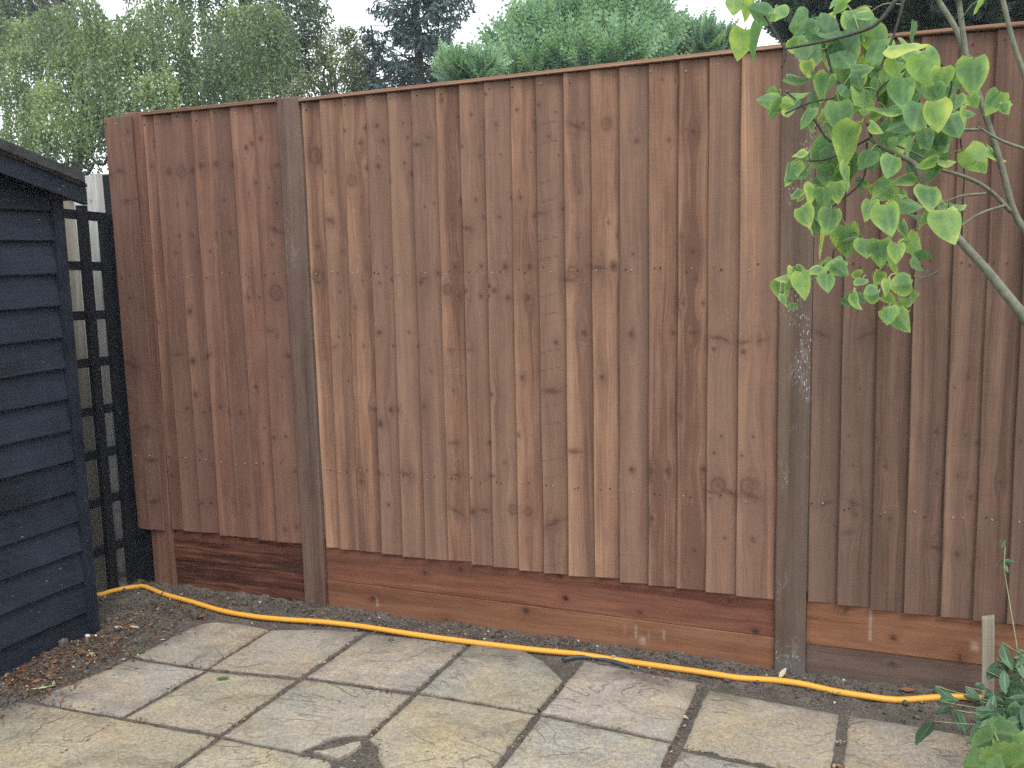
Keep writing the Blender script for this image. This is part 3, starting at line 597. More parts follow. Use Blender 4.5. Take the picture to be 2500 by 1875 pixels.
# ------------------------------------------------------------------ old boundary fence behind the trellis
old = tag(empty('old_fence', (-1.5, .05, 0)), 'low grey weathered board fence seen through the trellis', 'fence')
g = MB(); r = rng(5); x = -3.6; xs_ = []
while x < -1.05: xs_.append(x); x += r.uniform(.105, .128)
xs_.append(-1.035)
for i in range(len(xs_) - 1):
    a, b = xs_[i], xs_[i + 1]
    kn = [(r.uniform(a, b), r.uniform(.1, 1.8), r.uniform(.008, .02), r.integers(0, 2)) for _ in range(4)]
    plank(g, (a, 1.845 + r.normal(0, .004)), (b + .012, 1.845), (a, -.05), (b + .012, -.05), .045 + r.normal(0, .002), .056, .012, 500 + i, kn, r.uniform(.3, .75), r.uniform(.2, .8), res=.009, ygrad=-.9)  # ygrad puts skylight from above into the tone, darker towards the foot
g.build('board_panel', M['old'], old)
g = MB(); plank(g, (-1.052, 1.838), (-.965, 1.838), (-1.026, -.1), (-.9215, -.1), .012, .012, .09, 77, [], .5, .5, res=.02)
g.build('fence_post', M['trellis'], old)['label'] = 'dark painted post at the end of the old fence'

# ------------------------------------------------------------------ trellis
tr = tag(empty('garden_trellis', (-1.03, -.15, .02)), 'narrow blue black square trellis between shed and fence', 'trellis')
g = MB()
for yc, w, z0, z1, s in ((-.272, .042, .015, 1.66, 1), (-.147, .044, .01, 1.70, 2), (-.031, .05, .02, 1.655, 3), (-.40, .042, .02, 1.67, 4)):
    g.box((-1.032, yc - w / 2, z0), (-1.010, yc + w / 2, z1), 2, s * 1.3, [0, .5, .5, 1])
g.build('uprights', M['trellis'], tr)
g = MB()
for i, zc in enumerate((1.662, 1.447, 1.236, 1.032, .821, .629, .418, .20)):
    a = -.085 + .012 * i
    R = Matrix.Rotation(a * .6, 3, 'X')
    g.box((-1.0545, -.44, zc - .019), (-1.0325, .0, zc + .019), 1, i * 2.1, [0, .45, .5, 1], R=R, c=(-1.04, -.15, zc))
g.build('crossbars', M['trellis'], tr)

# ------------------------------------------------------------------ shed
shed = tag(empty('garden_shed', (-1.6, -1.45, 0)), 'blue black weatherboarded shed with curling felt roof edge', 'shed')
SX, SY1, SY0 = -.745, -.537, -2.40
laps = [.0, .101, .223, .347, .467, .588, .708, .824, .946, 1.064, 1.182, 1.300, 1.422, 1.544, 1.655, 1.775, 1.90, 2.02, 2.14, 2.26]
RIDGE_Y = -1.47; SL = .265
def roof_z(y): return 1.738 - SL * abs(y - RIDGE_Y) + SL * (RIDGE_Y - (-.537)) * -1 - .02
g = MB(); r = rng(9)
for i in range(len(laps) - 1):
    z0, z1 = laps[i], laps[i + 1] + .012
    if i == 0: z0 = -.02
    zr = z0
    # length of the board under the sloping roof
    ya, yb = SY0, SY1 - .028
    n = 90; ys2 = np.linspace(ya, yb, n)
    lim = np.array([roof_z(y) for y in ys2])
    keep = lim > z0 + .004
    if keep.sum() < 2: continue
    ys2 = ys2[keep]; lim = lim[keep]
    wob = np.array([.0022 * mnoise.noise((y * 3.1, i * 7.3, 0)) + .0012 * mnoise.noise((y * 14, i * 3.3, 2)) for y in ys2])
    zt = np.minimum(z1, lim); zb_ = z0 + wob * 1.6
    ox = SX + .019 + wob * 1.3; ix = SX - .001
    m = len(ys2); th_ = .016
    rows = []
    zs = [0, .03, .2, .5, .8, 1]
    V = []; G = []
    off = r.uniform(0, 50)
    V += [(ox[k] - th_, ys2[k], zb_[k]) for k in range(m)]; G += [(off - .016, ys2[k] + off, off) for k in range(m)]
    for t in zs:
        for k in range(m):
            z = zb_[k] + (zt[k] - zb_[k]) * t
            tt = (z - z0) / (laps[i + 1] + .012 - z0)
            V.append((ox[k] + (ix - ox[k]) * tt - (.0025 if t == 0 else 0), ys2[k], z)); G.append((z + off, ys2[k] + off, off))
    nr = len(zs) + 1; idx = np.arange(nr * m).reshape(nr, m)
    F = np.stack([idx[:-1, :-1].ravel(), idx[:-1, 1:].ravel(), idx[1:, 1:].ravel(), idx[1:, :-1].ravel()], 1)
    g.add(V, F, G, [0, r.uniform(.2, .8), .5, 1])
# other walls (plain boarded box behind the gable) 
g.box((-2.3, SY1 - .03, -.02), (SX - .02, SY1 - .012, 1.70), 0, 3.1)
g.box((-2.3, SY0, -.02), (SX - .02, SY0 + .018, 1.70), 0, 4.1)
g.box((-2.318, SY0, -.02), (-2.3, SY1 - .012, 1.70), 1, 5.1)
g.build('cladding', M['shed'], shed)
# split board: a crack line near the foot boards is part of the cladding; corner trims
g = MB(); g.box((SX - .012, SY1 - .030, -.01), (SX + .026, SY1 + .018, 1.70), 2, 1.7, [0, .35, .5, 1]); g.build('corner_trim', M['shed'], shed)
# bargeboard following the roof slope
def roofstrip(x0, x1, zlo, zhi, y0, y1, jag=0.0, n=60, seed=0):
    """a strip of roof edge: box section swept down the slope"""
    V = []; G = []
    for k in range(n + 1):
        y = y0 + (y1 - y0) * k / n; z = roof_z(y)
        jz = jag * mnoise.noise((y * 9, seed, 1)); jx = jag * 1.6 * mnoise.noise((y * 13, seed, 5)); j2 = jag * 1.2 * mnoise.noise((y * 31, seed, 8))
        for (x, zz) in ((x0, z + zlo + jz), (x1 + jx, z + zlo + jz + j2), (x1 + jx * .6, z + zhi + jz * .6 + j2), (x0, z + zhi)):
            V.append((x, y, zz)); G.append((zz * 1.0 - z + x, y, seed))
    F = [];
    for k in range(n):
        for j in range(4):
            F.append((4 * k + j, 4 * k + (j + 1) % 4, 4 * k + 4 + (j + 1) % 4, 4 * k + 4 + j))
    F = np.array(F); return np.array(V), F, np.array(G)
def sweep(g, *a, mat=0, wd=(0, .5, .5, 1), **k):
    V, F, G = roofstrip(*a, **k); g.add(V, F, G, list(wd), mat); n = len(V)
    g.f.append(np.array([[g.n - 4, g.n - 3, g.n - 2, g.n - 1]])); g.m.append(np.full(1, mat))
    g.f.append(np.array([[g.n - n + 3, g.n - n + 2, g.n - n + 1, g.n - n]])); g.m.append(np.full(1, mat))
YE = -.452
g = MB(); sweep(g, -.690, -.668, -.018, .046, RIDGE_Y, YE, jag=.0015, seed=2); sweep(g, -.690, -.668, -.018, .046, RIDGE_Y - .001, SY0 - .09, seed=3); g.build('bargeboard', M['shed'], shed)
g = MB(); sweep(g, -2.36, -.692, .000, .044, RIDGE_Y, YE - .004, seed=4); sweep(g, -2.36, -.692, .000, .044, RIDGE_Y - .001, SY0 - .09, seed=5); g.build('roof_deck', M['rafter'], shed)
g = MB()
sweep(g, -2.37, -.660, .0465, .056, RIDGE_Y, YE - .002, jag=.004, n=110, seed=6)
sweep(g, -2.37, -.648, .0575, .092, RIDGE_Y, YE - .022, jag=.003, n=110, seed=8)
g.build('roof_felt', M['felt'], shed)
g = MB(); sweep(g, -.700, -.652, .0562, .0572, RIDGE_Y, YE - .010, jag=.004, n=110, seed=7); g.build('splintered_batten', M['rafter'], shed); g = MB()
sweep(g, -2.37, -.650, .0465, .094, RIDGE_Y - .002, SY0 - .09, jag=.003, seed=9); g.build('roof_felt', M['felt'], shed)

# ------------------------------------------------------------------ hose and conduit
def spline(P, n=8):
    P = np.asarray(P, float); Q = [P[0] * 2 - P[1]] + list(P) + [P[-1] * 2 - P[-2]]; out = []
    for i in range(1, len(Q) - 2):
        for k in range(n):
            t = k / n; a, b, c, d = Q[i - 1], Q[i], Q[i + 1], Q[i + 2]
            out.append(.5 * ((2 * b) + (-a + c) * t + (2 * a - 5 * b + 4 * c - d) * t * t + (-a + 3 * b - 3 * c + d) * t ** 3))
    out.append(P[-1]); return np.array(out)
H = [(-1.42, -.30), (-1.2, -.27), (-1.048, -.222), (-1.012, -.172), (-.983, -.118), (-.945, -.086), (-.897, -.083), (-.751, -.124), (-.58, -.161), (-.39, -.188), (-.223, -.196), (-.078, -.182), (.06, -.163), (.199, -.150), (.30, -.147), (.486, -.150), (.664, -.147), (.832, -.139), (.995, -.129), (1.151, -.115), (1.305, -.108), (1.457, -.110), (1.621, -.113), (1.727, -.108), (1.839, -.092), (1.932, -.092), (2.033, -.103), (2.131, -.110), (2.225, -.100), (2.319, -.068), (2.40, -.034), (2.50, -.030), (2.62, -.05), (2.8, -.12), (3.1, -.2)]
HP = []
for i, (x, y) in enumerate(H):
    z = max(soil_h(x, y), soil_h(x, y - .02), soil_h(x, y + .02), 0.001) + .0085
    if 0 < x < 1.8 and y < -.11: z = max(z, .0125)
    HP.append((x, y, z))
hose_pts = spline(HP, 8)
g = MB(); g.tube(hose_pts, .0102, 12)
tag(g.build('garden_hose', M['hose'], smooth=True), 'long yellow hose snaking along the foot of the brown fence', 'hose')
g = MB(); c_ = [(1.112, -.150, .006), (1.139, -.122, .008), (1.178, -.106, .0095), (1.221, -.100, .0095), (1.273, -.104, .006), (1.34, -.115, -.004), (1.42, -.13, -.014)]
c_ = [(x, y - .014, max(z, soil_h(x, y) + .006) if x < 1.38 else z) for x, y, z in c_]
g.tube(spline(c_, 6), .0078, 10)
tag(g.build('grey_conduit', M['conduit'], smooth=True), 'short grey conduit end poking out beneath the yellow hose', 'conduit')

# ------------------------------------------------------------------ litter, stones, fallen leaves
def scatter_flakes(name, n, box, size, tones, mat, label, cat, seed, dens=None, zup=.006, flat_=.5):
    r = rng(seed); C_ = []; D_ = []; W_ = []; T_ = []
    while len(C_) < n:
        x, y = r.uniform(box[0], box[1]), r.uniform(box[2], box[3])
        if dens is not None and r.random() > dens(x, y): continue
        L = r.uniform(*size) * (1.6 if r.random() < .12 else 1); az = r.uniform(0, 6.28); el = r.normal(0, .35) * flat_
        d = np.array([math.cos(az) * math.cos(el), math.sin(az) * math.cos(el), math.sin(el)]) * L / 2
        s = np.cross(d, [0, 0, 1.0]); s /= np.linalg.norm(s) + 1e-9; s = s * L * r.uniform(.06, .24); s[2] = r.normal(0, .25) * L * .2
        z = max(soil_h(x, y), .001 if not in_gap(x, y) else -1) + r.uniform(.002, zup)
        C_.append((x, y, z)); D_.append(d); W_.append(s); T_.append(r.choice(tones) + r.normal(0, .08))
    wd = np.stack([np.zeros(n), np.clip(T_, 0, 1), np.zeros(n), np.ones(n)], 1)
    g = MB(); g.quads(np.array(C_), np.array(D_), np.array(W_), wd)
    return tag(g.build(name, M[mat]), label, cat, kind='stuff')
def in_gap(x, y): return (y > -.14) or (x < -.46) or (x > 2.5) or (x < -.38 and y > -1.0)
def d_shed(x, y):
    if x < -.74 and y < -.52: return 0
    edge = -.40 - .12 * (y < -1.0) + .05 * mnoise.noise((x * 6, y * 6, 9))
    a = float(sm(edge + .06, edge - .18, x)) * float(sm(-.45, -.65, y))
    b = .35 * float(sm(-.3, -.6, x)) * float(y < -.12)
    return max(a, b)
scatter_flakes('bark_litter', 3400, (-.76, -.30, -1.5, -.1), (.006, .022), [.0, .05, .1, .15, .25, .3, .4, .5, .6, .7, .9], 'litter', 'orange and brown dry bark litter strewn along the shed foot', 'litter', 21, d_shed, .014)
def d_joint(x, y):
    jx = min(abs(x - q) for q in (-.08, .295, .731, 1.171, 1.624, 2.076)); jy = min(abs(y + .655 if x < .3 else 9), abs(y + .59 if .3 < x < .73 else 9), abs(y + .566 if .73 < x < 1.62 else 9), abs(y + 1.045 if x < .3 else 9), abs(y + .62 if x > 1.62 else 9))
    hole = .3 if (.60 < x < .84 and -1.06 < y < -.88) else 0
    return max(hole, .5 * float(min(jx, jy) < .012)) * (y < -.2)
scatter_flakes('joint_litter', 900, (-.5, 2.3, -1.3, -.2), (.006, .018), [.05, .1, .3, .6, .9], 'litter', 'fine dry litter caught in the slab joints and the hole', 'litter', 22, d_joint, .004)
def d_fence(x, y): return .8 if y > -.10 else .25 * float(y > -.2)
scatter_flakes('soil_litter', 1500, (-1.0, 2.55, -.25, .0), (.005, .020), [.0, .05, .1, .3, .4, .8], 'litter', 'small stems and chips on the soil along the fence', 'litter', 23, d_fence, .008)
# soil crumbs and little stones
g = MB(); r = rng(31)
ico = np.array([(0, 0, 1), (.894, 0, .447), (.276, .851, .447), (-.724, .526, .447), (-.724, -.526, .447), (.276, -.851, .447), (.724, .526, -.447), (-.276, .851, -.447), (-.894, 0, -.447), (-.276, -.851, -.447), (.724, -.526, -.447), (0, 0, -1)])
icf = np.array([(0, 1, 2), (0, 2, 3), (0, 3, 4), (0, 4, 5), (0, 5, 1), (1, 6, 2), (2, 7, 3), (3, 8, 4), (4, 9, 5), (5, 10, 1), (6, 7, 2), (7, 8, 3), (8, 9, 4), (9, 10, 5), (10, 6, 1), (11, 7, 6), (11, 8, 7), (11, 9, 8), (11, 10, 9), (11, 6, 10)])
k = 0
while k < 2600:
    x, y = r.uniform(-1.0, 2.6), r.uniform(-1.3, .0)
    e = max(float(sm(-.26, -.05, y)), float(sm(-.38, -.5, x)))
    if r.random() > e or (x < -.74 and y < -.53): continue
    s = r.uniform(.0018, .006) * (1.8 if r.random() < .06 else 1) * (2.4 if r.random() < .07 else 1); V = ico * s * r.uniform(.6, 1.3, 3) * (1 + r.normal(0, .15, (12, 1)))
    t = r.random(); V = V * (1 if t > .03 else min(1, .004 / s)); g.add(V + [x, y, soil_h(x, y) + s * .5], icf, None, [0, 1 if t < .03 else .0, 0, 1], 1 if t < .03 else 0); k += 1
tag(g.build('soil_crumbs', [M['soil'], M['pebble']]), 'loose soil crumbs and tiny pale stones by the fence foot', 'soil crumbs', kind='stuff')

def blade(g, c, L, W, az, curl=.15, el=0.0, tone=.5, roll=0.0, n=7, tip=1.0):
    """a lying leaf, pointed at both ends"""
    ts = np.linspace(-1, 1, n * 2 + 1); V = []; WD = []
    dx = np.array([math.cos(az), math.sin(az), 0]); sy = np.array([-math.sin(az), math.cos(az), 0])
    for t in ts:
        w = W / 2 * (1 - abs(t) ** 1.8) + .0003
        for q in (-1, 0, 1):
            V.append(np.array(c) + dx * t * L / 2 + sy * q * w * math.cos(roll) + np.array([0, 0, curl * L * (t * t) * .5 + el * t * L / 2 + abs(q) * w * .35 + q * w * math.sin(roll)]))
            WD.append((1 if q == 0 else 0, tone, abs(q), 1))
    idx = np.arange(len(V)).reshape(-1, 3)
    F = np.stack([idx[:-1, :-1].ravel(), idx[:-1, 1:].ravel(), idx[1:, 1:].ravel(), idx[1:, :-1].ravel()], 1)
    g.add(V, F, None, WD)
def fallen(x, y, L, W, az, mat, label, tone=.6, curl=.12, el=0.0, dz=.004):
    g = MB(); z = max(soil_h(x, y), 0.0) + dz + abs(el) * L / 2
    blade(g, (x, y, z), L, W, az, curl, el, tone)
    return tag(g.build('fallen_leaf', M[mat], origin=(x, y, z - .002), smooth=True), label, 'leaf', 'fallen leaves')
fallen(.04, -.705, .05, .02, .5, 'greenleaf', 'fresh green leaf lying on the yellowish slab')
fallen(-.405, -.628, .035, .016, .6, 'greenleaf', 'small green leaf at the corner of the soil-covered buff slab')
fallen(-.509, -.982, .078, .013, .75, 'paleleaf', 'longest pale straw-coloured leaf beside the litter on the grey slab', .8)
fallen(-.497, -.945, .05, .011, -.75, 'paleleaf', 'pale brownish leaf crossing the end of the longest straw leaf', .35)
fallen(-.671, -.471, .05, .022, -.2, 'paleleaf', 'broad cream leaf on the soil near the shed corner', .9)
fallen(-.612, -.444, .055, .016, -.1, 'paleleaf', 'narrow cream leaf on the soil to the right of the broad one', .95)
fallen(-.556, -.712, .05, .015, -.6, 'paleleaf', 'grey beige leaf among the orange litter', .55)
fallen(-.434, -.265, .05, .03, .3, 'brownleaf', 'curled red brown leaf on soil beyond the buff slab', .5, .3)
fallen(-.415, -.775, .03, .018, .3, 'brownleaf', 'tiny brown leaf on the far edge of the pale grey slab', .6, .3)
fallen(1.285, -.098, .045, .02, 1.5, 'paleleaf', 'triangular pale leaf leaning on the hose above the grey conduit', .8, .0, -.3, .01)
fallen(1.862, -.045, .05, .018, 1.2, 'paleleaf', 'pale dry leaf standing at the foot of the splashed post', .7, .0, .5)
fallen(2.043, -.118, .06, .018, 1.4, 'paleleaf', 'pale leaf draped over the hose right of the splashed post', .8, .0, -.25, .008)
fallen(2.255, -.03, .055, .03, .2, 'brownleaf', 'red brown leaf behind the hose near the stake', .7, .3)
def pebble(x, y, s, label):
    g = MB(); g.add(ico * s * np.array([1.25, .9, .7]), icf)
    o = g.build('pebble', M['pebble'], smooth=True); o.location = (x, y, max(soil_h(x, y), 0) + s * .5)
    md = o.modifiers.new('sub', 'SUBSURF'); md.levels = 2; md.render_levels = 2
    return tag(o, label, 'pebble', 'white pebbles at the shed corner')
pebble(-.722, -.580, .014, 'largest white pebble at the foot of the shed corner')
pebble(-.700, -.560, .008, 'small white pebble to the right of the largest one')
pebble(-.722, -.628, .008, 'small flat pebble on the near side of the largest white one')

# ------------------------------------------------------------------ stake
g = MB(); plank(g, (-.017, .31), (.017, .318), (-.015, -.05), (.019, -.05), -.008, -.008, .02, 91, [], .6, .5, res=.004)
o = g.build('garden_stake', M['stake']); o.location = (2.487, -.085, 0); o.rotation_euler = (0, math.radians(-2.0), 0)
tag(o, 'short rough wooden stake standing at the end of the yellow hose', 'stake')

# ------------------------------------------------------------------ leaves near the camera
LIL = {}
def big_leaf(g, base_c, L, ang, wf, tone, depth_dir, seed, shape='heart', fold=None, curl=None):
    """leaf centred at base_c; ang = direction of the tip in the picture plane (0 right, 90 down)"""
    r = rng(seed)
    Rr = CAM_M[:, 0]; Dn = -CAM_M[:, 1]; Tw = CAM_M[:, 2]            # right, down, towards viewer
    a = math.radians(ang)
    tip = Rr * math.cos(a) + Dn * math.sin(a); side = Rr * -math.sin(a) + Dn * math.cos(a)
    tw = Tw
    lean = r.uniform(-.55, .6); tip = tip * math.cos(lean) + tw * math.sin(lean) * (1 if r.random() < .6 else -1)
    nrm = np.cross(tip, side); nrm /= np.linalg.norm(nrm)
    if nrm.dot(tw) < 0: nrm = -nrm
    # turn about the midrib so that the visible width matches wf
    full = .92 if shape == 'heart' else (.40 if shape == 'lance' else 1.05)
    c = min(1.0, max(.2, wf * 1.2 / full)); th = math.acos(c) * (1 if r.random() < .5 else -1)
    if shape != 'heart': th = r.uniform(-.5, .5)
    s2 = side * math.cos(th) + nrm * math.sin(th); n2 = np.cross(tip, s2); n2 /= np.linalg.norm(n2)
    fold = r.uniform(.1, .5) if fold is None else fold; curl = r.uniform(-.1, .35) if curl is None else curl
    nt, ns = (12, 8) if shape != 'lobed' else (30, 10); V = []; WD = []
    mamp = r.uniform(.25, .95); wav = r.uniform(0, 6.28); wa = r.uniform(.01, .035)
    for i in range(nt + 1):
        t = i / nt
        if shape == 'heart': w = .50 * full * (math.sin(math.pi * min(1, t * .93 + .07) ** .62) ** .85) * (1 - .12 * t) + .002
        elif shape == 'lance': w = .5 * full * math.sin(math.pi * t ** .85) ** .9 + .003
        else: w = .5 * full * math.sin(math.pi * min(1, t * .92 + .06) ** .75) ** .6 * (1 + .07 * math.sin(t * 40)) + .002
        for j in range(ns + 1):
            q = (j / ns) * 2 - 1
            back = (.085 * abs(q) ** 1.5 * (1 - t) ** 3) if shape == 'heart' else 0
            if shape == 'lobed': back = .30 * abs(q) ** 1.4 * (1 - t) ** 2
            p = tip * L * (t - .45 - back) + s2 * L * q * w
            hz = fold * abs(q) * w - curl * (t - .3) ** 2 * (1 if t > .3 else .3) + wa * math.sin(t * 9 + wav + q * 3) * abs(q)
            V.append(np.array(base_c) + p + n2 * L * hz)
            md = min(1 - abs(q), (1 - t) * 1.3, t * 3 + .15)
            vein = 1.0 if j == ns // 2 else (.45 if (shape != 'lance' and (i + abs(j - ns // 2)) % 3 == 0) else 0)
            WD.append((vein, tone, .45 + (1 - min(1, md * 1.5) - .45) * mamp, 1))
    idx = np.arange(len(V)).reshape(nt + 1, ns + 1)
    F = np.stack([idx[:-1, :-1].ravel(), idx[:-1, 1:].ravel(), idx[1:, 1:].ravel(), idx[1:, :-1].ravel()], 1)
    g.add(V, F, None, WD)
    return np.array(base_c) - tip * L * .45

def q3(x, y): return (1650 + x * .38583, y * .38583)
def q5(x, y): return (1650 + x * .38583, 600 + y * .38583)
L3 = """415 275 190 100 .9 .7;520 260 250 105 .25 .1;535 70 170 190 .8 .0;640 90 150 100 .6 .5;370 40 130 100 .8 .5;455 60 150 100 .5 .8;790 150 200 150 .6 .0;960 215 160 160 .55 .0;1130 90 150 190 .4 .2;1180 150 240 75 .9 .3;850 330 250 95 .8 .15;1040 370 270 85 .65 .4;1460 280 240 8 .5 .85;840 435 110 80 .8 .9;790 490 190 15 .5 .3;1200 435 150 20 .6 .85;1340 470 180 110 .6 .5;1600 440 250 60 .8 .5;1890 480 240 85 .9 .4;1680 500 160 80 .6 .6;940 560 190 110 .6 .35;1035 610 130 150 .5 .2;620 660 190 110 .5 .25;640 690 150 130 .5 .1;770 590 140 10 .5 .4;720 690 150 90 .5 .7;1040 740 210 85 1 .3;1190 640 230 100 .7 .6;1440 590 200 90 .9 .3;1340 690 230 175 .4 .5;1530 740 210 110 .9 .25;1650 730 200 85 .6 .85;870 790 200 115 .5 .5;1112 920 310 100 .6 .6;940 950 170 100 .7 .95;1270 810 110 30 .7 .75;1360 850 210 95 .6 .1;1590 880 140 80 .8 .05;1760 790 180 80 .7 .2;2010 650 160 110 .6 .4;2085 690 80 60 .7 .3;1880 640 100 60 .5 .6;785 975 90 150 .5 .75;790 1090 150 100 .8 .4;720 1100 170 100 .4 .5;985 1130 180 80 .9 .3;1080 1120 190 95 .5 .6;1200 1010 150 120 .6 .3;1360 1050 160 110 .9 .35;1590 1040 140 170 .4 .5;1700 1020 140 10 .5 .75;1890 1010 200 60 .6 .5;1940 1060 80 60 .7 .6;1420 1130 180 160 .4 .4;760 1225 90 130 .5 .55;940 1250 140 85 1 .3;860 1230 140 100 .6 .75;1310 1210 170 140 .9 .5;1220 1330 140 100 .5 .6;1480 1290 160 20 .7 .3;1600 1250 200 100 .9 .5;970 1400 170 100 .9 .4;900 1320 150 90 .8 .1;820 1370 150 70 .6 .6;1340 1390 210 80 .8 .6;1780 1300 140 5 .35 .4;1725 1430 240 80 1 .6;1590 1390 150 140 .5 .6;1080 1520 210 80 .9 .5;860 1440 140 90 .4 .65;930 1550 190 92 .14 .95;1200 1570 150 95 .8 .5;1300 1600 180 85 .9 .4;1400 1600 130 95 .8 .6;1505 1550 160 50 .8 .6;1920 40 130 130 .4 .6;1000 15 110 120 .3 .4;1035 60 120 150 .4 .3;970 140 110 80 .8 .7;870 170 90 70 .6 .5;735 290 100 90 .6 .85;1150 520 120 100 .6 .6;880 650 120 90 .6 .3;1000 830 130 95 .6 .15;1270 560 130 100 .6 .3;1500 520 140 80 .6 .2;1420 780 150 100 .6 .2;1130 830 110 60 .6 .85;1010 960 120 100 .5 .4;1180 1180 110 90 .5 .2;1060 1060 120 80 .5 .5;1650 600 140 60 .6 .1;1770 650 120 100 .5 .2;1830 720 100 90 .5 .8;1480 940 130 110 .5 .2"""
L5 = """1400 105 150 85 .6 .6;1530 110 130 40 .6 .4;1000 120 140 150 .5 .4;1040 150 120 40 .7 .3;880 150 120 150 .5 .85;805 250 180 85 .7 .6;735 175 90 100 .5 .85;680 205 100 170 .5 .85;670 280 140 80 .8 .45;720 260 130 100 .4 .4;690 350 100 90 .6 .4;955 235 130 90 .8 .4;1160 230 100 140 .5 .4;1235 305 140 170 .8 .35;1140 345 140 60 .6 .4;1275 205 100 100 .5 .85;1335 265 120 90 .6 .6;1425 245 170 170 .8 .5;1345 440 140 100 .5 .5;1435 475 160 60 .9 .4;1440 370 90 0 .3 .5"""
lil = tag(empty('lilac_bush', (2.95, -1.15, 0)), 'leafy lilac with yellow green heart-shaped leaves hanging in front of the fence', 'bush')
r = rng(77)
YL = -1.30
def ldepth(x, y, rr): return YL + .16 * math.sin(x * .004 + y * .003) + rr.uniform(-.14, .14)
BR = []
def branch(g, pts, q, r0, r1, dy=(0, 0), ext=None, n=6, mat=0):
    P = []
    for i, (x, y) in enumerate(pts):
        t = i / (len(pts) - 1); px, py = q(x, y); P.append(onY(px, py, YL + .02 + dy[0] * (1 - t) + dy[1] * t))
    if ext is not None: pass
    S = spline(P, n)
    if ext is not None:
        E = [S[-1]] + [np.array(e, float) for e in ext]
        S = np.concatenate([S] + [np.linspace(a, b, 9)[1:] for a, b in zip(E[:-1], E[1:])])
    rad = np.linspace(r0, r1, len(S))
    g.tube(S, rad, 8, mat=mat); BR.append(S)
g = MB()
trunk_foot = [(2.88, -1.26, .55), (2.96, -1.2, .15), (2.97, -1.18, -.08)]
branch(g, [(1220, 870), (1320, 940), (1500, 1030), (1545, 1110), (1640, 1300), (1780, 1500), (1960, 1700), (2080, 1850), (2203, 2000)], q3, .0035, .0125, (0, -.05), trunk_foot)
g.build('trunk', M['twig'], lil, smooth=True)
g = MB()
branch(g, [(1790, 0), (1840, 360), (1910, 580), (1990, 820), (2060, 1050), (2140, 1340), (2240, 1520), (2300, 1800)], q3, .005, .0075, (.12, .1), [(2.93, -1.15, .55), (2.97, -1.16, .1)])
branch(g, [(1660, 0), (1770, 180), (1845, 370)], q3, .005, .006, (.16, .13))
branch(g, [(2060, -40), (2130, 250), (2203, 470), (2300, 800)], q3, .0045, .006, (.15, .15), [(2.95, -1.12, .5), (2.98, -1.14, .1)])
branch(g, [(1590, 795), (1750, 820), (1920, 820)], q3, .0022, .003, (-.02, 0))
branch(g, [(1905, 800), (2060, 890), (2230, 950)], q3, .0022, .003)
branch(g, [(1660, 1070), (1830, 1120), (1980, 1200), (2120, 1340)], q3, .003, .0045, (-.02, .05))
branch(g, [(1400, 920), (1520, 975), (1600, 1010)], q3, .002, .002)
branch(g, [(1680, 1290), (1810, 1240), (1960, 1225)], q3, .0022, .0026, (-.02, 0))
branch(g, [(1810, 1425), (1930, 1350), (2080, 1300)], q3, .0022, .0026, (-.03, 0))
branch(g, [(1240, 995), (1360, 990), (1440, 1010)], q3, .0016, .002)
branch(g, [(920, 190), (860, 215), (660, 300)], q5, .0014, .0016)
branch(g, [(1500, 190), (1580, 200), (1670, 155)], q5, .0014, .0016)
branch(g, [(1450, 350), (1500, 280), (1600, 150)], q5, .0014, .0018)
branch(g, [(1300, 150), (1350, 180), (1420, 190)], q5, .0014, .0016)
branch(g, [(690, 310), (900, 270), (1100, 220), (1270, 150), (1400, -10)], q3, .0022, .004, (-.05, 0), mat=1)
branch(g, [(1290, 440), (1380, 220), (1445, -10)], q3, .0022, .0025, (0, .02), mat=1)
branch(g, [(560, 100), (690, 320), (670, 430)], q3, .0018, .0018, (-.05, -.05), mat=1)
branch(g, [(700, 580), (840, 710), (935, 850), (985, 900)], q3, .0018, .0022, mat=1)
branch(g, [(950, 310), (1000, 480), (1090, 570)], q3, .0026, .0022, mat=1)
branch(g, [(1800, 880), (1825, 1080), (1815, 1300), (1808, 1500)], q3, .0016, .0018, (.05, .05), mat=1)
branch(g, [(1210, 780), (1240, 870), (1300, 935)], q3, .002, .0024, mat=1)
branch(g, [(1630, 340), (1740, 500), (1720, 640)], q3, .0018, .002, mat=1)
branch(g, [(1450, 440), (1290, 560), (1280, 640)], q3, .0016, .0018, mat=1)
branch(g, [(690, 720), (850, 650), (1000, 620)], q3, .0016, .0016, mat=1)
branch(g, [(850, 1020), (980, 1000), (1220, 880)], q3, .0016, .002, mat=1)
branch(g, [(990, 1310), (1180, 1140), (1210, 900)], q3, .0016, .002, mat=1)
branch(g, [(940, 200), (985, 130), (1000, 30)], q5, .0016, .0016, mat=1)
g.build('branches', [M['twig'], M['darktwig']], lil, smooth=True)

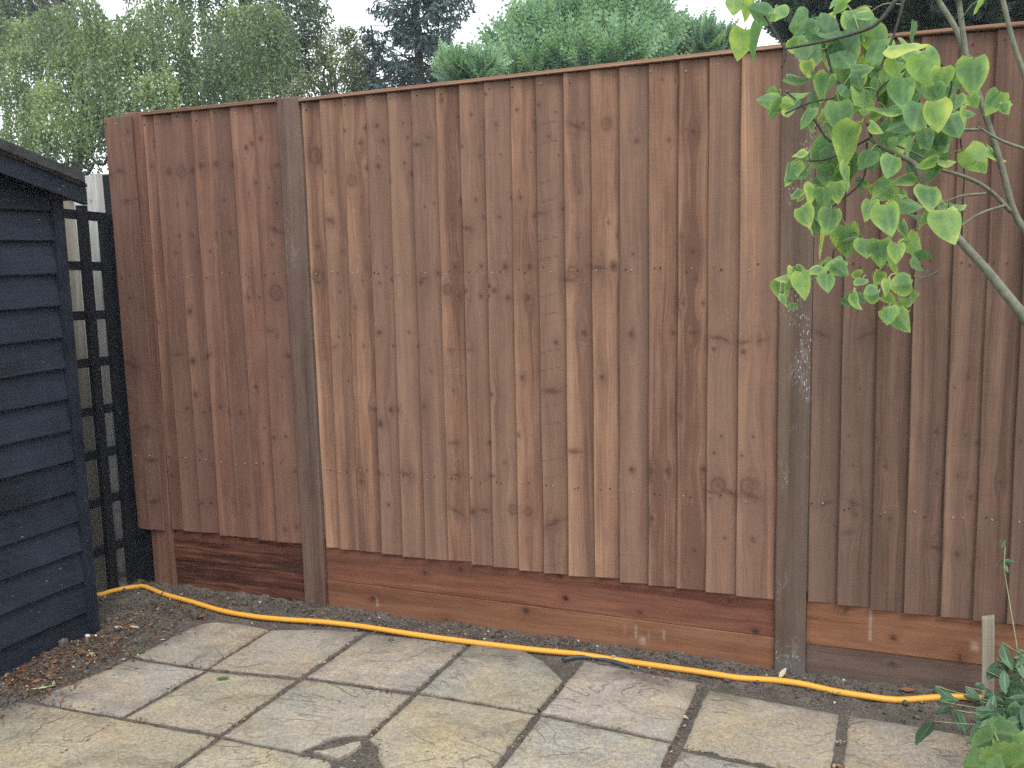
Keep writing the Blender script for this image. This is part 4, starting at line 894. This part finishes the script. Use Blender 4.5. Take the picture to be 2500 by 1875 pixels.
BRP = np.concatenate(BR)
leafb = MB(); k = 0
for S, q in ((L3, q3), (L5, q5)):
    for rec in S.split(';'):
        x, y, L, an, wf, tn = map(float, rec.split())
        px, py = q(x, y); Y = ldepth(px, py, r)
        c = onY(px, py, Y); depth = -(np.linalg.inv(CAM_M) @ (c - CAM_C))[2]
        Lm = L * .38583 / FPX * depth * 1.02
        st = big_leaf(leafb, c, Lm, an, wf, tn * .70 + .19, 0, 900 + k)
        dd = np.linalg.norm(BRP - st, axis=1); b_ = BRP[dd.argmin()]
        if dd.min() < .10: e = b_
        else: e = st + (b_ - st) / dd.min() * .03
        leafb.tube(spline([st, (st + e) / 2 + [0, 0, .12 * np.linalg.norm(e - st)], e], 3), .0011, 5, mat=1)
        k += 1
for S, q in ((L3, q3), (L5, q5)):                         # a smaller companion leaf tucked beside most leaves
    for rec in S.split(';'):
        x, y, L, an, wf, tn = map(float, rec.split())
        if r.random() < .22 or y < 60: continue
        x += r.normal(0, .33) * L; y += r.normal(0, .33) * L
        px, py = q(x, y); c = onY(px, py, YL + r.uniform(-.05, .16))
        big_leaf(leafb, c, L * .38583 / FPX * 2.05 * r.uniform(.55, .85), an + r.normal(0, 45), r.uniform(.3, .9), r.uniform(.05, .7), 0, 3100 + k); k += 1
for q_ in range(46):                                     # leaves of the inner layer, half hidden
    px, py = r.uniform(1960, 2290), r.uniform(40, 470)
    if px > 2180 and py > 400 or px < 2000 and py > 330: continue
    c = onY(px, py, YL + r.uniform(.08, .24)); big_leaf(leafb, c, r.uniform(.045, .075), r.uniform(55, 130), r.uniform(.4, .9), r.uniform(.02, .45), 0, 2500 + q_)
leafb.build('foliage', [M['lilac'], M['greenstem']], lil, smooth=True)
# ------------------------------------------------------------------ low plants at the right
pl = tag(empty('low_shrub', (2.62, -.3, 0)), 'low shrub with narrow green leaves beside the stake', 'shrub')
def qz(x, y): return (2200 + x * .2261, 1500 + y * .2261)
LL = """265 1270 350 110 .3 .35 -.55;470 1050 250 178 .35 .3 -.5;640 1150 230 72 .4 .4 -.5;490 925 250 8 .35 .4 -.42;465 845 230 36 .33 .45 -.4;770 850 190 46 .35 .45 -.35;765 900 170 5 .35 .45 -.38;900 960 200 130 .35 .35 -.35;1130 440 270 82 .35 .25 -.3;1050 650 250 15 .5 .2 -.35;1230 530 120 85 .7 .7 -.3;1080 505 130 25 .5 .7 -.3;1135 690 280 110 .35 .4 -.32;1160 800 220 150 .35 .3 -.35;950 1100 140 12 .3 .95 -.45;1070 1100 180 160 .4 .45 -.45;1060 1200 120 45 .5 .6 -.5;1230 1170 310 165 .35 .3 -.55;1230 960 260 20 .35 .3 -.4;1070 960 200 95 .35 .35 -.4;840 1350 360 92 .3 .3 -.6;1290 400 120 10 .4 .5 -.3;1270 450 100 160 .4 .7 -.3;1250 700 200 120 .35 .3 -.35;1300 830 220 60 .35 .25 -.38;1150 870 180 10 .35 .4 -.38;1000 1300 200 100 .35 .3 -.5;1130 1300 220 120 .4 .25 -.5;950 860 140 70 .35 .35 -.35;1300 600 200 100 .4 .25 -.3;1010 1010 160 60 .35 .3 -.42;880 1180 170 160 .35 .3 -.48"""
lb = MB(); sb = MB(); k = 0; r = rng(41)
for rec in LL.split(';'):
    x, y, L, an, wf, tn, Y = map(float, rec.split()); px, py = qz(x, y); c = onY(px, py, Y)
    dep = -(np.linalg.inv(CAM_M) @ (c - CAM_C))[2]
    st = big_leaf(lb, c, L * .2261 / FPX * dep * 1.12, an, wf, tn * .7, 0, 1500 + k, 'lance', .3); k += 1
    root = np.array([2.62 + r.uniform(-.1, .15), -.34 + r.uniform(-.05, .08), soil_h(2.6, -.3)])
    mid = st * .5 + root * .5 + np.array([.06, .02, .03])
    sb.tube(spline([st, st * .8 + mid * .2 + [.005, 0, .0], mid, root], 5), np.linspace(.0009, .0022, 16), 5)
for q_ in range(60):
    px, py = r.uniform(2395, 2530), r.uniform(1575, 1830)
    if py < 1575 + (2500 - px) * .8: continue
    Y = -.2 - (py - 1575) / 255 * .4 - r.uniform(0, .08); c = onY(px, py, Y)
    if c[2] < .02: continue
    big_leaf(lb, c, r.uniform(.045, .075), r.uniform(0, 360), .35, r.uniform(.1, .6), 0, 2700 + q_, 'lance', .3)
for pts in ([(2474 - 20, 1330, -.12), (2452, 1385, -.14), (2458, 1430, -.14), (2480, 1560, -.2), (2500, 1680, -.25)],):
    P = [onY(a, b, c) for a, b, c in pts]; sb.tube(spline(P + [np.array((2.66, -.28, 0))], 6), .0016, 6)
for (px, py, L, an, tn) in ((2450, 1330, 22, 285, .95), (2440, 1374, 26, 160, .5), (2464, 1371, 28, 5, .5), (2455, 1385, 26, 75, .4), (2446, 1322, 20, 300, .9)):
    c = onY(px, py, -.13); big_leaf(lb, c, L / FPX * 3.0, an, .35, tn * .7, 0, 1700 + int(px), 'lance', .3)
lb.build('foliage', M['lance'], pl, smooth=True); sb.build('stems', M['greenstem'], pl, smooth=True)
gp = tag(empty('lobed_leaf_plant', (2.45, -.95, 0)), 'plant with big scalloped yellow green leaves edged red in the lower corner', 'plant')
lb = MB(); sb = MB()
for i, (px, py, L, an, tn, Y) in enumerate(((2400, 1812, 60, 160, .3, -.72), (2390, 1872, 85, 190, .45, -.85), (2485, 1862, 110, 325, .78, -.95), (2440, 1925, 100, 120, .4, -1.0), (2540, 1850, 120, 20, .6, -.9), (2455, 1790, 70, 10, .2, -.66), (2350, 1915, 70, 230, .2, -.8))):
    c = onY(px, py, Y); dep = -(np.linalg.inv(CAM_M) @ (c - CAM_C))[2]
    st = big_leaf(lb, c, L / FPX * dep, an, 1.0, tn * .7, 0, 1800 + i, 'lobed', .15, .15)
    root = np.array([2.47 + .02 * i - .05, -.88, -.01]); sb.tube(spline([st, st * .6 + root * .4 + [0.01, .01, .03], root], 5), .002, 6)
lb.build('foliage', M['lobed'], gp, smooth=True); sb.build('stems', M['greenstem'], gp, smooth=True)

# ------------------------------------------------------------------ trees beyond the fence
def limb(g, a, b, r0, r1, seed, n=8, wob=.12):
    r = rng(seed); a, b = np.array(a, float), np.array(b, float); L = np.linalg.norm(b - a)
    P = [a + (b - a) * t + r.normal(0, wob * L * .12, 3) * (0 < t < 1) for t in np.linspace(0, 1, n)]
    g.tube(spline(P, 3), np.linspace(r0, r1, (n - 1) * 3 + 1), 7, cap=False)
class Cloud:
    def __init__(s): s.c = []; s.d = []; s.w = []; s.t = []
    def add(s, c, d, w, t): s.c.append(c); s.d.append(d); s.w.append(w); s.t.append(t)
    def build(s, name, mat, parent):
        c = np.concatenate(s.c); t = np.concatenate(s.t)
        wd = np.stack([np.zeros(len(c)), np.clip(t, 0, 1), np.zeros(len(c)), np.ones(len(c))], 1)
        g = MB(); g.quads(c, np.concatenate(s.d), np.concatenate(s.w), wd); return g.build(name, M[mat], parent)
def unit(v): return v / (np.linalg.norm(v, axis=-1, keepdims=True) + 1e-9)
def curtain(cl, top, rad, drop, ns, tone, r, leaf=.07, step=.038):
    """a drooping dome of birch twigs"""
    for k in range(ns):
        a = r.uniform(0, 6.28); q = rad * math.sqrt(r.random()); L = drop * r.uniform(.35, 1.0)
        n = int(L / step); t = np.linspace(0, 1, n)[:, None]
        s0 = np.array(top) + [q * math.cos(a), q * math.sin(a) * .8, -.45 * rad * (q / rad) ** 2 + r.normal(0, .06)]
        out = np.array([math.cos(a), math.sin(a), 0]) * r.uniform(.02, .22) * L + np.array([r.normal(0, .05) * L, 0, 0])
        P = s0 + out * (1 - (1 - t) ** 2) + np.array([0, 0, -1.0]) * L * (t * .35 + .65 * t ** 1.5)
        P = P + r.normal(0, .022, (n, 3))
        d = unit(r.normal(0, .55, (n, 3)) + [0, 0, -.8]) * leaf * r.uniform(.4, .62, (n, 1))
        w = unit(np.cross(d, r.normal(0, 1, (n, 3)))) * leaf * r.uniform(.26, .4, (n, 1))
        cl.add(P, d, w, tone + r.normal(0, .14, n) + r.normal(0, .10))
def puff(cl, c, rad, n, tone, r, leaf=.06, squash=(1, 1, .8)):
    u = unit(r.normal(0, 1, (n, 3))) * (r.random((n, 1)) ** .45) * rad * np.array(squash)
    u += r.normal(0, rad * .12, (n, 3))
    d = unit(r.normal(0, 1, (n, 3)) + [0, 0, -.3]) * leaf * r.uniform(.35, .6, (n, 1)); w = unit(np.cross(d, r.normal(0, 1, (n, 3)))) * leaf * r.uniform(.22, .4, (n, 1))
    cl.add(np.array(c) + u, d, w, tone + r.normal(0, .12, n))

# weeping birches
def birch(foot, lean, domes, back, label, seed):
    t = tag(empty('birch_tree', foot), label, 'tree', 'trees beyond the fence'); r = rng(seed)
    cl = Cloud(); g = MB(); top = np.array(foot) + lean
    limb(g, foot, top, .17, .03, seed, 12, .10)
    for (p, rad, drop, ns, tone) in domes + back:
        curtain(cl, p, rad, drop, ns, tone, r)
        h = np.clip((p[2] - .9 - foot[2]) / lean[2], .1, .95); s = np.array(foot) + lean * h
        limb(g, s, np.array(p) + [0, 0, -.1], .035, .008, seed + int(abs(p[0]) * 100), 7, .5)
    g.build('trunk', M['bark'], t, smooth=True); cl.build('crown', 'birch', t)
def px1(x, y, Y): return onY(x * .38583, y * .38583, Y)
r = rng(201)
dom = [(180, 150, 140), (330, 90, 160), (520, 40, 150), (700, 170, 160), (880, 100, 150), (1010, 40, 170), (400, 330, 170), (120, 330, 140), (620, 420, 160), (830, 260, 150), (300, 560, 170), (140, 720, 150), (640, 690, 150), (450, 780, 160), (60, 520, 130), (1000, 480, 140), (840, 560, 150), (20, 150, 130), (250, 850, 140), (560, 230, 110), (-60, 850, 150)]
dom2 = [(1080, 290, 150), (1240, 120, 150), (1200, 400, 140), (1400, 240, 150), (1510, 60, 160), (1660, 60, 150), (1450, 430, 150), (1640, 380, 140), (1300, 540, 130), (1560, 540, 130), (1750, 180, 130), (1130, 560, 120)]
def mk(L, Y0, tone, ns, sp):
    out = []
    for x, y, rd in L:
        Y = Y0 + r.uniform(-sp, sp); p = px1(x, y - 30, Y); out.append((p, rd * .38583 / FPX * 19.5 * .88, r.uniform(.7, 1.35), int(ns * 2.3), tone + r.normal(0, .16)))
    return out
bk = []
for _ in range(30):
    p = np.array([r.uniform(-18.5, -11), r.uniform(12.2, 15), r.uniform(3.2, 8.6)]); bk.append((p, r.uniform(.6, 1.1), r.uniform(1.2, 2.2), 56, .3 + r.normal(0, .06)))  # rear clumps: shade deep in the crown put into a darker leaf tone
birch((-14.0, 12.6, -.06), np.array([-.7, .2, 9.6]), mk(dom, 11.2, .72, 30, .9), bk, 'tall weeping birch with light hanging foliage above the shed', 301)
bk = []
for _ in range(14):
    p = np.array([r.uniform(-12, -8.6), r.uniform(12.5, 14.5), r.uniform(3.2, 8.4)]); bk.append((p, r.uniform(.5, .9), r.uniform(1.0, 2.0), 56, .25 + r.normal(0, .06)))  # same darker leaf tone, painting the shaded back of the crown
birch((-10.4, 13.0, -.06), np.array([.3, .1, 9.0]), mk(dom2, 11.8, .55, 28, .8), bk, 'darker weeping birch behind the narrow fence post', 302)

def broad(foot, H, puffs, mat, label, seed, leaf):
    t = tag(empty('broadleaf_tree', foot), label, 'tree', 'trees beyond the fence'); r = rng(seed); cl = Cloud(); g = MB()
    limb(g, foot, np.array(foot) + [0, 0, H * .85], .12, .03, seed, 10, .12)
    for p, rad, n, tone in puffs:
        puff(cl, p, rad, n, tone, r, leaf); limb(g, np.array(foot) + [0, 0, min(H * .8, max(1.0, p[2] - 1.0))], p, .03, .008, seed + int(p[2] * 97), 6, .5)
    g.build('trunk', M['bark'], t, smooth=True); cl.build('crown', mat, t)
r = rng(203); P_ = []
for x, y, rd in ((1900, 60, 120), (2010, 120, 110), (1860, 230, 120), (1960, 260, 100), (1900, 380, 120), (1830, 420, 100), (1990, 40, 90), (1880, 520, 130), (1780, 560, 110), (1850, -60, 120), (1760, 330, 100), (1950, 430, 90)):
    P_.append((px1(x, y, 14 + r.uniform(-.5, .5)), rd * .38583 / FPX * 20, 420, .35 + r.normal(0, .1)))
broad((-9.0, 14.2, -.06), 6.6, P_, 'broad', 'dark bushy tree between birch and spruce', 303, .075)
P_ = []
for x, y, rd in ((2120, 260, 100), (2050, 340, 90), (2170, 380, 100), (2090, 450, 110), (2200, 230, 70), (1960, 500, 90), (2180, 530, 110), (2040, 570, 100), (2250, 330, 60), (2240, 450, 80), (2290, 560, 90), (1870, 580, 80)):
    P_.append((px1(x, y, 10.6 + r.uniform(-.4, .4)), rd * .38583 / FPX * 16.5, 420, .5 + r.normal(0, .12)))
broad((-6.9, 10.8, -.06), 4.4, P_, 'olive', 'olive green small tree in front of the dark bushy one', 304, .05)

# spruce
def spruce(foot, H, radius, label, seed, mat='spruce', step=.17, name='spruce_tree', density=1.0, twig=.2):
    t = tag(empty(name, foot), label, 'tree', 'trees beyond the fence'); r = rng(seed); cl = Cloud(); g = MB()
    foot = np.array(foot, float); limb(g, foot, foot + [0, 0, H], .16, .015, seed, 12, .03)
    z = .9
    while z < H - .15:
        R_ = radius(z)
        for k in range(int(r.integers(5, 8))):
            az = r.uniform(0, 6.28); L = R_ * r.uniform(.55, 1.12)
            n = max(6, int(L / .045 * density)); s = np.linspace(.12, 1, n)[:, None]
            dirv = np.array([math.cos(az), math.sin(az), 0]); droop = r.uniform(.15, .45)
            P = foot + [0, 0, z + r.normal(0, .05)] + dirv * L * s + np.array([0, 0, 1]) * L * (-droop * s + .30 * s ** 3)
            limb(g, P[0], P[-1], .014, .004, seed + k + int(z * 50), 5, .2)
            for m in range(3):            # side twigs hanging from the branch
                sd = np.array([-dirv[1], dirv[0], 0]) * (r.choice([-1, 1], (n, 1)))
                td = unit(sd * r.uniform(.1, 1, (n, 1)) + dirv * r.uniform(-.1, .6, (n, 1)) + [0, 0, -1] * r.uniform(.2, 1.3, (n, 1)))
                tl = twig * r.uniform(.5, 1.3, (n, 1)) * (1.15 - .6 * s)
                for f in (.25, .6, .95):
                    c = P + td * tl * f
                    nd = unit(td + r.normal(0, .5, (n, 3))); d = nd * r.uniform(.04, .07, (n, 1)); w = unit(np.cross(d, r.normal(0, 1, (n, 3)))) * r.uniform(.010, .020, (n, 1))
                    cl.add(c, d, w, np.full(n, .4 + .25 * f) + r.normal(0, .1, n))
        z += step * r.uniform(.7, 1.4)
    g.build('trunk', M['bark'], t, smooth=True); cl.build('crown', mat, t)
spruce((-5.25, 11.0, -.06), 7.6, lambda z: float(np.interp(z, [0, 3.6, 4.3, 5.0, 5.6, 7.6], [2.1, 1.75, 1.25, .95, .85, .1])), 'dark blue green spruce with drooping twigs rising above the fence middle', 305)
spruce((-6.35, 11.4, -.06), 5.35, lambda z: float(np.interp(z, [0, 3.6, 4.6, 5.35], [1.3, .9, .55, .08])), 'shorter dark spruce hugging the left flank of the tall one', 306)

# feathery cypresses
def spray_tree(foot, lobes, mat, label, seed, name='cypress_tree', n_per=900, size=.28, tone0=.5):
    """lobes: centre, radii; feathery flat sprays point outward and up over each lobe"""
    t = tag(empty(name, foot), label, 'tree', 'trees beyond the fence'); r = rng(seed); cl = Cloud(); g = MB()
    foot = np.array(foot, float)
    for (c, R3, share) in lobes:
        c = np.array(c, float); R3 = np.array(R3, float); limb(g, foot, c + [0, 0, R3[2] * .6], .09, .01, seed + int(c[0] * 31), 9, .15)
        n = int(n_per * share); u = unit(r.normal(0, 1, (n, 3))); u[:, 2] = np.abs(u[:, 2]) * np.where(r.random(n) < .25, -1, 1)
        q = r.random((n, 1)) ** .30
        rad = 1 + .22 * np.array([mnoise.noise(Vector(v * 2.3 + seed)) for v in u])[:, None]
        base = c + u * R3 * q * rad
        ax = unit(u * [1, 1, .5] + [0, 0, .75] + r.normal(0, .25, (n, 3)))
        sd = unit(np.cross(ax, r.normal(0, 1, (n, 3))))
        L = size * r.uniform(.55, 1.35, (n, 1)); tone = r.normal(0, .16, n) + tone0 * .62 + .38 * q[:, 0] * tone0 * 1.2 + r.normal(0, .1, n)  # tone drops towards the lobe centre: inner shade put into the colour
        for s in np.linspace(.0, 1, 9):
            for sg in (-1, 1):
                w_ = (1 - s) * .36 + .06
                c2 = base + ax * L * s + sd * sg * L * w_ * .42
                d = unit(ax * .8 + sd * sg * .75 + r.normal(0, .12, (n, 3))) * L * w_ * .5
                w = unit(np.cross(d, np.cross(ax, sd) + r.normal(0, .3, (n, 3)))) * r.uniform(.014, .022, (n, 1))
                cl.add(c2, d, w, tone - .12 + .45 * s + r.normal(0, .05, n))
            tip = base + ax * L * s; d = ax * L * .1; w = sd * .012 * np.ones((n, 1)); cl.add(tip, d, w, tone)
    g.build('trunk', M['bark'], t, smooth=True); cl.build('crown', mat, t)
def px2(x, y, Y): return onY(800 + x * .40687, y * .40687, Y)
def lobe(x, y, w, h, Y, share=1.0, dp=None):
    c = px2(x, y, Y); k = .40687 / FPX * (Y + 3.3) * 1.02
    return (c, (w * k, (dp or w) * k, h * k), share)
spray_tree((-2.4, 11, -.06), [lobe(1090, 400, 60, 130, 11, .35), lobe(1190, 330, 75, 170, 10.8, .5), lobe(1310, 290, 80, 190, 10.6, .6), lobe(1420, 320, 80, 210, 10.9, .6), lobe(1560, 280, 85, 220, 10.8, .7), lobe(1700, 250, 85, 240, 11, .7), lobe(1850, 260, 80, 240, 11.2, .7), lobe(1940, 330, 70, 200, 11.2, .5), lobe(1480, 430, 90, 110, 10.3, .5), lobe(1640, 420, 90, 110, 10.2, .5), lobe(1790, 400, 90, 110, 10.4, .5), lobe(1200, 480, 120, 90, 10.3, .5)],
           'cypress', 'bright green feathery cypress filling the gap right of the spruce', 307, n_per=430, size=.48, tone0=.62)
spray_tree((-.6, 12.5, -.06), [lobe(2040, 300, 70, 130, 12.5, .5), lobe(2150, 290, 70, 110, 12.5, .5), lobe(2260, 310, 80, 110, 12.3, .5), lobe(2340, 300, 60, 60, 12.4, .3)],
           'cypress', 'paler cypress to the right of the bright one, thin at its top', 308, n_per=420, size=.28, tone0=.5)
spray_tree((-4.3, 9.4, -.06), [lobe(800, 450, 80, 70, 9.4, .6), lobe(930, 460, 70, 70, 9.4, .5), lobe(735, 400, 30, 40, 9.4, .12)],
           'cypress', 'small low cypress peeping over the fence in front of the spruce', 309, n_per=520, size=.26, tone0=.66)
lob = []
for px, py, Y, w, h, sh in ((2020, -70, 6.2, 90, 130, .9), (2120, -20, 6.4, 130, 140, 1.1), (2260, -30, 6.3, 150, 140, 1.2), (2400, -40, 6.2, 150, 140, 1.2), (2520, -20, 6.4, 150, 130, 1.0), (1955, 70, 6.6, 40, 40, .2)):
    c = onY(px, py, Y); k = (Y + 3.3) / FPX; lob.append((c, (w * k, w * k * 1.2, h * k), sh))
spray_tree((2.0, 6.4, -.06), lob, 'darkcon', 'very dark conifer looming above the fence behind the lilac', 310, name='conifer_tree', n_per=1500, size=.30, tone0=.5)

# ------------------------------------------------------------------ haze
N = NT('glare_veil'); pv = N.n('ShaderNodeVolumePrincipled'); pv.inputs['Color'].default_value = (.86, .93, 1, 1); pv.inputs['Density'].default_value = .0018
N.t.links.new(pv.outputs[0], N.out.inputs['Volume'])  # added volume that pales the trees in place of lens glare
me = bpy.data.meshes.new('veil'); lo, hi = (-40, -14, -1.1), (30, 34, 13.5)
P = [(x, y, z) for x in (lo[0], hi[0]) for y in (lo[1], hi[1]) for z in (lo[2], hi[2])]
me.from_pydata(P, [], [(0, 1, 3, 2), (4, 6, 7, 5), (0, 4, 5, 1), (2, 3, 7, 6), (0, 2, 6, 4), (1, 5, 7, 3)]); me.materials.append(N.m)
hz = bpy.data.objects.new('veil', me); COL.objects.link(hz); tag(hz, 'thin bright haze volume added to stand in for lens glare', 'veil', kind='stuff')
